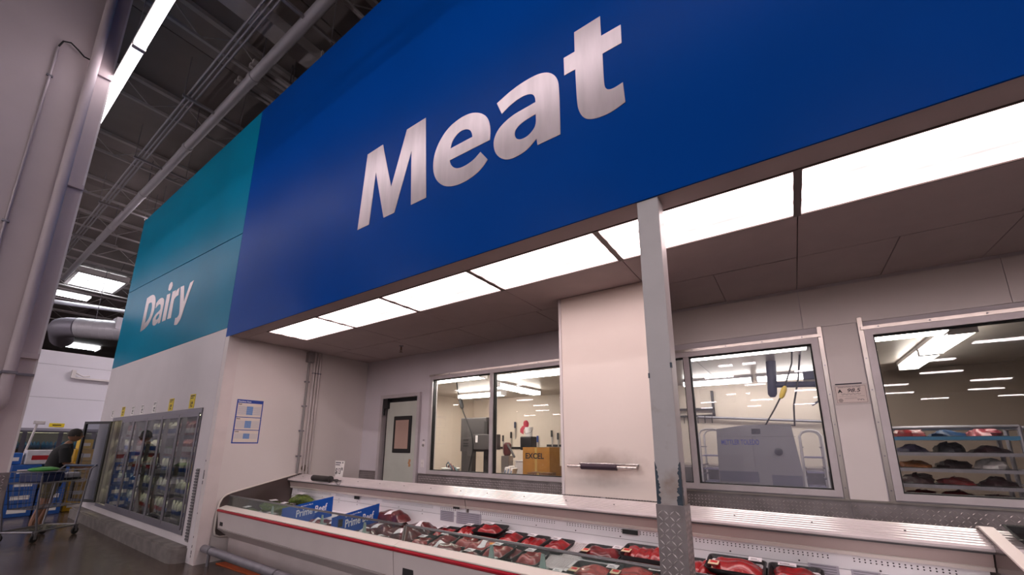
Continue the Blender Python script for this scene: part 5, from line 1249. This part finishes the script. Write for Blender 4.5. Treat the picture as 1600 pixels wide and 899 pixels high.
def tube_rack(x0, x1, y0, y1, label, first_z):
    t = thing('tray_trolley', label, 'trolley', ((x0+x1)/2, (y0+y1)/2, 0), 'white trolleys by the machine')
    for y in (y0, y1): part('hoop', MB().tube([(x0, y, .1), (x0, y, first_z-.08), (x0+.04, y, first_z-.02), (x0+.1, y, first_z), (x1-.1, y, first_z), (x1-.04, y, first_z-.02), (x1, y, first_z-.08), (x1, y, .1)], .016, 8), white_paint, t, True)
    for k in range(9): part('runner', MB().box(x0, x0+.03, y0, y1, .4+.14*k, .415+.14*k).box(x1-.03, x1, y0, y1, .4+.14*k, .415+.14*k), galv, t)
    for x in (x0, x1):
        for y in (y0, y1): part('caster', MB().lathe([(.05, -.015), (.05, .015)], (x, y, .05), 12, 'y'), rubber, t)
    for k in range(3): part('tray', MB().box(x0+.03, x1-.03, y0, y1, .98+.2*k, 1.0+.2*k), mat('tray_lilac', '#8a86a0', .5), t)
tube_rack(-1.25, -.93, 7.15, 7.6, 'white tubular trolley left of the wrapping machine', 1.80)
tube_rack(.07, .32, 7.1, 7.5, 'white tubular trolley right of the wrapping machine', 1.76)
t = thing('yellow_plug_cord', 'dark cord with a yellow plug hanging above the wrapping machine', 'cord', (-.1, 6.0, 1.8)); part('cord', MB().tube([(.11, 6.0, 2.70), (.09, 6.0, 2.55), (-.03, 6.0, 2.22), (-.15, 6.02, 2.0), (-.26, 6.1, 1.83), (-.28, 6.25, 1.816)], .009, 6), rubber, t, True); part('plug', MB().tube([(-.01, 6.0, 2.27), (-.025, 6.0, 2.235), (-.06, 6.0, 2.15), (-.075, 6.0, 2.12)], [.015, .03, .03, .015], 10), mat('plug_yellow', '#c9a62b', .4), t, True)
o = part('machine_cord', MB().tube([(.19, 6.3, 2.70), (.14, 6.3, 2.4), (.05, 6.3, 2.05), (.03, 6.35, 1.8), (.0, 6.6, 1.817)], .010, 6), rubber, None, True); tag(o, 'plain dark cord hanging at the right side of the wrapping machine', 'cord')
t = thing('vent_arm', 'dark blue ceiling arm with a cross pipe above the wrapping machine', 'arm', (-.15, 6.6, 2.2)); am = mat('arm_navy', '#2a3350', .4); part('drop', MB().tube([(-.14, 6.6, 2.70), (-.15, 6.6, 2.5), (-.17, 6.6, 2.24), (-.17, 6.6, 2.20)], [.06, .06, .055, .03], 14), am, t, True); part('cross_pipe', MB().tube([(-.16, 6.6, 2.37), (.55, 6.6, 2.33)], .04, 10), am, t, True); part('control_box', MB().cbox(.20, .60, 6.5, 6.7, 2.40, 2.52, .01), am, t); part('bracket', MB().tube([(.35, 6.6, 2.33), (.33, 6.6, 2.12), (.25, 6.6, 2.07)], .014, 6), am, t, True)
o = part('wall_pipe', MB().tube([(-1.45, 8.33, 2.07), (.5, 8.33, 1.93)], .022, 8), galv, None, True); tag(o, 'grey pipe along the far wall behind the misted window', 'pipe')
t = thing('wall_rack', 'dark wire wall rack at the left of the misted window', 'rack', (-1.35, 8.35, 2.1)); part('frame', MB().box(-1.85, -1.15, 8.33, 8.399, 2.20, 2.24).box(-1.85, -1.15, 8.33, 8.399, 2.08, 2.11).box(-1.19, -1.15, 8.33, 8.399, 2.08, 2.55), mat('rack_dark', '#3d3a3c', .5), t)
for k in range(6): part('hook', MB().tube([(-1.8+.12*k, 8.33, 2.1), (-1.8+.12*k, 8.28, 2.05), (-1.8+.12*k, 8.27, 1.95)], .008, 6), MATS['rack_dark'], t)
t = thing('steel_bench', 'low steel bench behind the misted window', 'bench', (-1.2, 7.9, 0)); part('top', MB().box(-1.9, .5, 7.7, 8.3, 1.18, 1.22), steel, t); part('skirt', MB().box(-1.88, .48, 7.72, 7.75, .2, 1.18), machine, t)
for x in (-1.85, .45): part('leg', MB().box(x-.03, x+.03, 8.2, 8.26, 0, 1.18).box(x-.03, x+.03, 7.76, 7.8, 0, 1.18), galv, t)

# ---- tray rack behind the right window
t = thing('tray_rack', 'tall steel tray rack full of meat behind the right window', 'rack', (1.35, 6.3, 0))
for x in (.88, 1.80):
    for y in (6.0, 6.55): part('upright', MB().tube([(x, y, .08), (x, y, 1.74)], .019, 8), galv, t, True)
    part('top_bar', MB().tube([(x, 6.0, 1.74), (x, 6.55, 1.74)], .017, 8), galv, t, True)
part('top_rail', MB().tube([(.88, 6.0, 1.74), (1.80, 6.0, 1.74)], .019, 8).tube([(.88, 6.55, 1.74), (1.80, 6.55, 1.74)], .015, 8), galv, t, True)
RZ = (.86, 1.0, 1.155, 1.315, 1.475, 1.635)
for k, z in enumerate(RZ):
    part('shelf', MB().box(.89, 1.79, 6.0, 6.55, z-.02, z).box(.89, 1.79, 5.985, 6.0, z-.022, z+.012), mat('shelf_blue', '#2a6488', .4) if k == 5 else galv, t)
for x in (.88, 1.80): part('caster', MB().lathe([(.05, -.015), (.05, .015)], (x, 6.02, .05), 12, 'y').lathe([(.05, -.015), (.05, .015)], (x, 6.53, .05), 12, 'y'), rubber, t)
t2 = dup(t, (2.42, 6.6, 0), 0, 'second steel tray rack at the right edge behind the right window')
packs = [('red meat tray', '#7c2126'), ('dark wrapped meat tray', '#3b2228'), ('brown paper meat parcel', '#7a4a28'), ('white paper parcel', '#d4d0cf'), ('purple meat tray', '#6a2c40')]
def rack_pack(name, x, y, z, w, d, h, c, label, seed):
    t = thing(name, label, 'meat pack', (x, y, z), 'packs on the tray rack')
    part('tray', MB().box(x-w/2, x+w/2, y-d/2, y+d/2, z+.001, z+.018), traym, t)
    part('contents', MB().blob((x, y, z+.018), (w*.50, d*.50, h), 16, 8, .30, seed, flat=0), mat('pack_'+c[1:], c, .35, var=.35, vscale=25), t, True)
sn2 = ['second lowest', 'third lowest', 'middle', 'second highest', 'top blue']
pl = [(1, '#5a1c24', '#6a2c30', '#57202a'), (2, '#3b2228', '#7c2126', '#3b2228'), (3, '#7a4a28', '#2c2024', '#d4d0cf'), (4, '#3a3550', '#24222a', '#3b2228'), (5, '#8a2a30', '#24466e', '#a04452')]
for (k, *cs) in pl:
    for i, c in enumerate(cs):
        nm = {'#7a4a28': 'brown paper meat parcel', '#d4d0cf': 'white paper parcel', '#24466e': 'blue bowl of meat', '#3a3550': 'dark blue wrapped pack', '#24222a': 'black wrapped pack', '#2c2024': 'black tray pack'}.get(c, 'red meat pack')
        rack_pack('meat_pack', 1.05+.28*i, 6.18, RZ[k], .25, .30, .06+.012*((k+i) % 3), c, '%s at the %s of the %s shelf of the tray rack' % (nm, ['left', 'middle', 'right'][i], sn2[k-1]), 100+k*5+i)
# ================================================================== shopper with cart
def skin(verts, edges, radii, sub=1, root=0):
    me = bpy.data.meshes.new('sk'); me.from_pydata([Vector(v) for v in verts], edges, []); o = bpy.data.objects.new('sk', me); COL.objects.link(o)
    o.modifiers.new('s', 'SKIN'); o.modifiers['s'].use_smooth_shade = True
    for i, d in enumerate(me.skin_vertices[0].data):
        r_ = radii[i]; d.radius = r_ if isinstance(r_, tuple) else (r_, r_); d.use_root = (i == root)
    sb = o.modifiers.new('u', 'SUBSURF'); sb.levels = sub; sb.render_levels = sub
    bpy.context.view_layer.update()
    m2 = bpy.data.meshes.new_from_object(o.evaluated_get(bpy.context.evaluated_depsgraph_get()))
    bpy.data.objects.remove(o); bpy.data.meshes.remove(me); return m2
def to_mb(me, mb=None):
    mb = mb or MB(); mb.add([v.co[:] for v in me.vertices], [tuple(p.vertices) for p in me.polygons]); bpy.data.meshes.remove(me); return mb
MANX, MANY = -11.50, 1.64
MT = Matrix.Translation((MANX, MANY, 0)) @ Matrix.Rotation(PI/2, 4, 'Z')
man = thing('person', 'man in black T-shirt and olive shorts standing behind the cart at the open door', 'person', (MANX, MANY, 0))
V = [(-.02, 0, .96), (.0, 0, 1.12), (.03, 0, 1.28), (.06, 0, 1.42), (.10, 0, 1.52), (.13, 0, 1.58)]
Rr = [(.11, .12), (.10, .12), (.10, .12), (.085, .10), .055, .052]
Ed = [(0, 1), (1, 2), (2, 3), (3, 4), (4, 5)]
def chain(start, pts, rads):
    prev = start
    for p, r_ in zip(pts, rads): V.append(p); Rr.append(r_); Ed.append((prev, len(V)-1)); prev = len(V)-1
    return prev
chain(0, [(-.02, .10, .88), (.03, .11, .50), (-.03, .11, .09), (.03, .12, .05), (.12, .125, .035)], [.095, .06, .042, .045, .035])
chain(0, [(-.02, -.10, .88), (-.06, -.11, .50), (-.15, -.11, .09), (-.09, -.115, .05), (.0, -.12, .035)], [.095, .06, .042, .045, .035])
wl_ = chain(3, [(.05, .19, 1.41), (.08, .25, 1.17), (.30, .18, 1.10), (.38, .15, 1.10)], [.05, .042, .034, .032])
wr_ = chain(3, [(.05, -.19, 1.41), (.06, -.26, 1.17), (.28, -.22, 1.09), (.36, -.20, 1.09)], [.05, .042, .034, .032])
body = to_mb(skin(V, Ed, Rr))
# hands with separate curled fingers
for sy, w in ((1, V[wl_]), (-1, V[wr_])):
    for k in range(4):
        y = w[1]+sy*(-.03+.02*k); l = (.075, .085, .08, .065)[k]
        body = to_mb(skin([(w[0], w[1]+(y-w[1])*.6, w[2]), (w[0]+.04, y, w[2]+.008), (w[0]+.04+l*.5, y, w[2]-.004), (w[0]+.04+l*.7, y, w[2]-.035)], [(0, 1), (1, 2), (2, 3)], [.014, .010, .009, .007]), body)
    body = to_mb(skin([(w[0], w[1]-sy*.02, w[2]), (w[0]+.03, w[1]-sy*.05, w[2]-.01), (w[0]+.06, w[1]-sy*.05, w[2]-.03)], [(0, 1), (1, 2)], [.014, .011, .008]), body)
# head with brow, nose, mouth, chin and ears
HC = Vector((.165, 0, 1.685))
def headfn(u, v):
    th = PI*v; a = 2*PI*u; d = Vector((math.sin(th)*math.cos(a), math.sin(th)*math.sin(a), math.cos(th)))
    r_ = Vector((d.x*.098, d.y*.076, d.z*.118)); fx = max(0, d.x)
    r_.x += .012*fx*math.exp(-((d.z+.75)/.25)**2)                                           # chin
    r_.x += .030*math.exp(-(d.y/.16)**2-((d.z+.18)/.16)**2) if d.x > 0 else 0               # nose
    r_.x -= .010*math.exp(-((abs(d.y)-.38)/.16)**2-((d.z-.02)/.12)**2) if d.x > 0 else 0    # eye sockets
    r_.x += .006*math.exp(-(d.y/.4)**2-((d.z+.5)/.07)**2) if d.x > 0 else 0                 # lips
    if d.z < -.2: r_.y *= 1-.25*(-d.z-.2)
    return HC+r_
body.grid(headfn, 28, 20)
for s in (1, -1): body.blob((HC.x-.005, s*.078, HC.z-.01), (.02, .010, .032), 8, 6)
part('body', body.xform(MT), mat('skin_tan', '#8a6350', .55), man, True)
def sub_skin(name, verts, edges, radii, m, sub=1):
    return part(name, to_mb(skin(verts, edges, radii, sub)).xform(MT), m, man, True)
def loft(rings, n=20):
    """rings of (cx, cy, cz, rx, ry)"""
    vs = [(c[0]+c[3]*math.cos(2*PI*j/n), c[1]+c[4]*math.sin(2*PI*j/n), c[2]) for c in rings for j in range(n)]
    fs = [(i*n+j, i*n+(j+1) % n, (i+1)*n+(j+1) % n, (i+1)*n+j) for i in range(len(rings)-1) for j in range(n)]
    return MB().add(vs, fs+[tuple(range(n))[::-1], tuple(range((len(rings)-1)*n, len(rings)*n))])
sh = loft([(-.03, 0, .90, .150, .185), (-.025, 0, .96, .152, .188), (-.005, 0, 1.08, .145, .182), (.015, 0, 1.20, .148, .192), (.035, 0, 1.32, .150, .208), (.05, 0, 1.40, .138, .212), (.065, 0, 1.455, .115, .185), (.085, 0, 1.495, .085, .115), (.10, 0, 1.525, .068, .075)])
for s_ in (1, -1): sh.tube([(.05, s_*.13, 1.43), (.05, s_*.19, 1.40), (.062, s_*.225, 1.30), (.075, s_*.25, 1.18)], [.07, .085, .08, .078], 14)
part('t_shirt', sh.xform(MT), mat('black_cotton', '#0b0a0e', .85, bump=.2, bscale=30), man, True)
sub_skin('shorts', [(-.02, 0, .97), (-.02, .10, .86), (.02, .115, .52), (-.02, -.10, .86), (-.05, -.115, .52)], [(0, 1), (1, 2), (0, 3), (3, 4)], [(.15, .175), .12, .098, .12, .098], mat('olive_shorts', '#5f5640', .8, var=.15, vscale=12, bump=.2, bscale=25))
for nm, (fx, fy) in (('shoe', (.0, .115)), ('shoe', (-.12, -.115))):
    sub_skin(nm, [(fx-.05, fy, .055), (fx+.03, fy, .05), (fx+.16, fy, .04)], [(0, 1), (1, 2)], [.055, .055, .045], mat('dark_shoe', '#2a2322', .6))
def hair(u, v):
    th = PI*.56*v; a = 2*PI*u; d = Vector((math.sin(th)*math.cos(a), math.sin(th)*math.sin(a), math.cos(th)))
    k = 1.07
    if d.x > .55 and d.z < .62: k = .93
    return HC+Vector((d.x*.104*k, d.y*.082*k, d.z*.125*1.04))
part('hair', MB().grid(hair, 24, 12).xform(MT), mat('dark_hair', '#1d1715', .7, bump=.5, bscale=90), man, True)
eye = mat('eye_dark', '#1a1412', .3)
part('eye', MB().blob((HC.x+.083, .030, HC.z+.004), (.008, .012, .008), 8, 6).xform(MT), eye, man, True); part('eye', MB().blob((HC.x+.083, -.030, HC.z+.004), (.008, .012, .008), 8, 6).xform(MT), eye, man, True)
part('mouth', MB().blob((HC.x+.083, 0, HC.z-.058), (.008, .024, .004), 8, 6).xform(MT), mat('lip', '#6e4038', .5), man, True)

# ---- shopping cart
CU = Vector((-.62, .785, 0)).normalized(); CV = Vector((-.785, -.62, 0)).normalized()
CM = Matrix(((CU.x, CV.x, 0, -10.05), (CU.y, CV.y, 0, 1.36), (0, 0, 1, 0), (0, 0, 0, 1)))
CL, CW = .72, .52
cart = thing('shopping_cart', 'grey wire shopping cart in front of the man', 'shopping cart', (-10.4, 1.5, 0))
chrome = mat('cart_chrome', '#85828a', .35, .8)
fr = MB()
for y in (0, CW):
    fr.tube([(.0, y, .16), (CL, y, .16)], .014, 8).tube([(.05, y, .16), (-.02, y, .50), (-.06, y, 1.02)], .013, 8).tube([(CL-.05, y, .16), (CL-.02, y, .5), (CL+.02, y, 1.08), (CL+.1, y, 1.14)], .014, 8)
fr.tube([(0, 0, .16), (0, CW, .16)], .014, 8).tube([(CL, 0, .16), (CL, CW, .16)], .014, 8)
part('frame', fr.xform(CM), chrome, cart, True)
bt = MB()
for k in range(7): y = CW*(k+.5)/7; bt.tube([(0, y, .165), (CL, y, .165)], .004, 5)
part('lower_tray', bt.xform(CM), chrome, cart)
def wire_panel(fn, nu, nv):
    mb = MB()
    for i in range(nu+1): mb.tube([fn(i/nu, 0), fn(i/nu, 1)], .003 if 0 < i < nu else .007, 5)
    for j in range(nv+1): mb.tube([fn(0, j/nv), fn(1, j/nv)], .003 if 0 < j < nv else .008, 5)
    return mb.xform(CM)
zb_, zt_ = .50, 1.08; e = .05
for y in (0, CW): part('basket_side', wire_panel(lambda u, v, y=y: (-.06-.0+u*(CL+.10)+(.08*(1-v) if u == 0 else 0), y+(e*(1-v) if y == 0 else -e*(1-v)), zb_+(zt_-zb_)*v), 8, 3), chrome, cart)
part('basket_front', wire_panel(lambda u, v: (-.06+.08*(1-v), e*(1-v)+u*(CW-2*e*(1-v)), zb_+(zt_-zb_)*v), 6, 3), chrome, cart)
part('basket_rear', wire_panel(lambda u, v: (CL+.04, e*(1-v)+u*(CW-2*e*(1-v)), zb_+(zt_-zb_)*v), 6, 3), chrome, cart)
part('basket_floor', wire_panel(lambda u, v: (.02+u*(CL+.02), e+v*(CW-2*e), zb_), 8, 5), chrome, cart)
part('upper_tray', wire_panel(lambda u, v: (-.04+u*(CL+.06), .01+v*(CW-.02), .905), 10, 6), chrome, cart)
part('handle', MB().tube([(CL+.11, -.01, 1.14), (CL+.11, CW+.01, 1.14)], .018, 10).xform(CM), mat('cart_handle_blue', '#2b3f5c', .4), cart, True)
for x in (.03, CL-.03):
    for y in (.0, CW):
        w = part('caster', MB().lathe([(.055, y-.014), (.06, y-.008), (.06, y+.008), (.055, y+.014)], (x, 0, .06), 14, 'y').xform(CM), rubber, cart)
        part('fork', MB().box(x-.02, x+.02, y-.022, y-.017, .05, .15).box(x-.02, x+.02, y+.017, y+.022, .05, .15).box(x-.025, x+.025, y-.022, y+.022, .14, .16).xform(CM), galv, w)
t = thing('green_bag', 'green sack lying on top of the cart load', 'bag', tuple(CM @ Vector((.20, .26, 1.06))))
part('sack', MB().blob((.20, .26, 1.105), (.20, .17, .045), 14, 8, .06, 31).xform(CM), mat('green_sack', '#3d8a2f', .45), t, True); part('seam', MB().tube([(.04, .26, 1.13), (.1, .26, 1.146), (.2, .26, 1.152), (.3, .26, 1.146), (.36, .26, 1.13)], .008, 6).xform(CM), mat('green_seam', '#2b6422', .5), t)
t = thing('blue_tub', 'dark blue tub of goods in the cart under the green sack', 'tub', tuple(CM @ Vector((.2, .26, .915))))
part('tub', MB().cbox(.03, .40, .09, .44, .912, 1.045, .02).xform(CM), mat('navy_tub', '#22305c', .4), t); part('lid', MB().cbox(.02, .41, .08, .45, 1.045, 1.06, .006).xform(CM), mat('navy_lid', '#2f3f70', .4), t)
t = thing('white_pack', 'white wrapped multipack in the cart nearer the handle', 'pack', tuple(CM @ Vector((.55, .26, .915))))
part('wrap', MB().cbox(.46, .70, .10, .42, .912, 1.04, .03).xform(CM), mat('film_white', '#b9b9c4', .3), t); part('band', MB().cbox(.455, .705, .095, .425, .914, .955, .006).xform(CM), mat('band_black', '#26262c', .4), t)

# ================================================================== far partition, its cooler and the stacks before it
fw = sroot('wall_far', (-20, 2, 0)); fwm = mat('far_wall_paint', '#dcd9e2', .6, var=.04, vscale=.5)
for (z0, z1) in ((0, 2.98), (2.99, 4.07), (4.08, 4.53)): part('wall_panel', MB().box(-20.2, -20, -9, 9, z0, z1), fwm, fw)
part('panel_backing', MB().box(-20.18, -20.02, -8.9, 8.9, .1, 4.5), mat('seam_grey2', '#8a8690', .7), fw)
t = thing('wall_track', 'white bracket with a horizontal track on the far partition', 'bracket', (-20, 3.1, 3.7)); part('track', MB().box(-19.97, -19.90, 2.80, 4.2, 3.66, 3.72), white_paint, t); part('bracket', MB().box(-20, -19.9, 2.70, 2.80, 3.68, 3.95).tube([(-19.94, 2.72, 3.9), (-19.94, 3.0, 3.76), (-19.94, 3.15, 3.8)], .02, 6), white_paint, t)
t = thing('far_cooler', 'far wall cooler with dark framed glass doors and blue packs behind the man', 'cooler', (-19.7, 3, 0))
FY0 = 1.2
part('casing', MB().box(-19.99, -19.95, FY0, 5.7, .2, 1.95).box(-19.95, -19.3, FY0, 5.7, .1, .22).box(-19.95, -19.3, FY0, 5.7, 1.90, 1.98).box(-19.95, -19.3, FY0, FY0+.04, .22, 1.9).box(-19.95, -19.3, 5.66, 5.7, .22, 1.9), mat('far_casing', '#8d8a96', .5), t)
for z in (.55, .95, 1.35): part('shelf', MB().box(-19.95, -19.45, FY0+.04, 5.66, z-.015, z), shelfm, t)
for k in range(6):
    y0 = FY0+.75*k; y1 = y0+.75
    d = part('door', MB().box(-19.30, -19.27, y0, y0+.05, .22, 1.9).box(-19.30, -19.27, y1-.05, y1, .22, 1.9).box(-19.30, -19.27, y0+.05, y1-.05, .22, .28).box(-19.30, -19.27, y0+.05, y1-.05, 1.84, 1.9), mat('far_door_frame', '#3a3843', .5), t)
    part('pane', MB().box(-19.288, -19.283, y0+.05, y1-.05, .28, 1.84), cg, d)
part('led_strip', MB().box(-19.40, -19.38, FY0+.05, 5.65, 1.84, 1.86), ledm, t)
wp = thing('water_pack', '', 'water pack')
wb_ = mat('water_blue', '#3f86c4', .25, var=.25, vscale=20); pk = MB()
for i in range(3):
    for j in range(2): pk.lathe([(.036, 0), (.038, .02), (.038, .16), (.016, .20), (.016, .22)], (j*.08-.04, i*.08-.08, 0), 8)
part('bottles', pk, wb_, wp, True); part('wrap', MB().cbox(-.085, .085, -.125, .125, .03, .12, .01), mat('wrap_blue', '#2f6fae', .2), wp)
fi = True
for s, z in enumerate((.55, .95, 1.35)):
    for k in range(10):
        y = FY0+.22+.27*k; lb = 'blue water pack on the %s shelf of the far wall cooler' % ['lower', 'middle', 'upper'][s]
        if y > 4.1: break
        if fi: wp.location = (-19.62, y, z+.001); tag(wp, lb, 'water pack', 'water packs in the far cooler'); fi = False
        else: dup(wp, (-19.62, y, z+.001), 0, lb, 'water packs in the far cooler')
for (y, m_, lb) in ((2.66, yellow_card, 'yellow shelf card above the far wall cooler'),): 
    t = thing('far_price_card', lb, 'sign', (-20, y, 2.05)); part('card', MB().box(-19.995, -19.985, y-.17, y+.17, 2.04, 2.16), m_, t); part('print', MB().box(-19.985, -19.982, y-.1, y+.1, 2.085, 2.115), ink, t)
# stacks of goods between the far cooler and the man
def crate(y, z, x, c, w, d, h, label, group):
    t = thing('goods_box', label, 'box', (x, y, z), group)
    part('body', MB().cbox(x-d/2, x+d/2, y-w/2, y+w/2, z+.001, z+h, .012), mat('goods_'+c[1:], c, .45, var=.15, vscale=9), t)
    part('band', MB().box(x+d/2, x+d/2+.002, y-w*.32, y+w*.32, z+h*.3, z+h*.62), paper if c != '#d0cdd2' else rcap, t)
lev = ['bottom', 'second', 'third', 'fourth', 'top']
for k in range(4): crate(1.55, .27*k, -14.0, '#2456a0', .42, .5, .262, 'blue case in the stack left of the man, %s from the floor' % ['first', 'second', 'third', 'fourth'][k], 'blue cases behind the man')
for k in range(4): crate(1.99, .27*k, -14.0, '#2456a0', .40, .5, .262, 'blue case in the stack directly behind the man, %s from the floor' % ['first', 'second', 'third', 'fourth'][k], 'blue cases behind the man')
for k in range(5): crate(1.24, .23*k, -14.6, '#8e2228' if k > 2 else '#2456a0', .30, .45, .222, '%s case in the stack nearest the column, %s from the floor' % ('red' if k > 2 else 'blue', ['first', 'second', 'third', 'fourth', 'fifth'][k]), 'cases near the column')
crate(1.72, 1.08, -14.0, '#d0cdd2', .44, .46, .30, 'white carton with a red band on top of the blue cases', 'cartons on the stacks')
crate(1.34, 1.08, -14.1, '#2c66b8', .24, .4, .24, 'small bright blue case on top of the stack at the left', 'cartons on the stacks')
for j in range(2):
    for k in range(5): crate(2.42+.36*j, .28*k, -14.2+.1*j, '#c79a18', .33, .45, .272, 'yellow case in the %s yellow stack beyond the open door, %s from the floor' % (['left', 'right'][j], ['first', 'second', 'third', 'fourth', 'fifth'][k]), 'yellow cases beyond the open door')
crate(2.42, 1.40, -14.2, '#d9b32a', .24, .3, .22, 'bright yellow case on top of the left yellow stack', 'yellow cases beyond the open door')
t = thing('sign_pole', 'thin white pole leaning above the stacked cases', 'pole', (-14.9, 1.45, 0)); part('pole', MB().tube([(-14.9, 1.43, 0), (-14.9, 1.66, 1.98)], .02, 8), white_paint, t, True); part('head', MB().cbox(-14.96, -14.84, 1.60, 1.78, 1.97, 2.05, .01), white_paint, t)
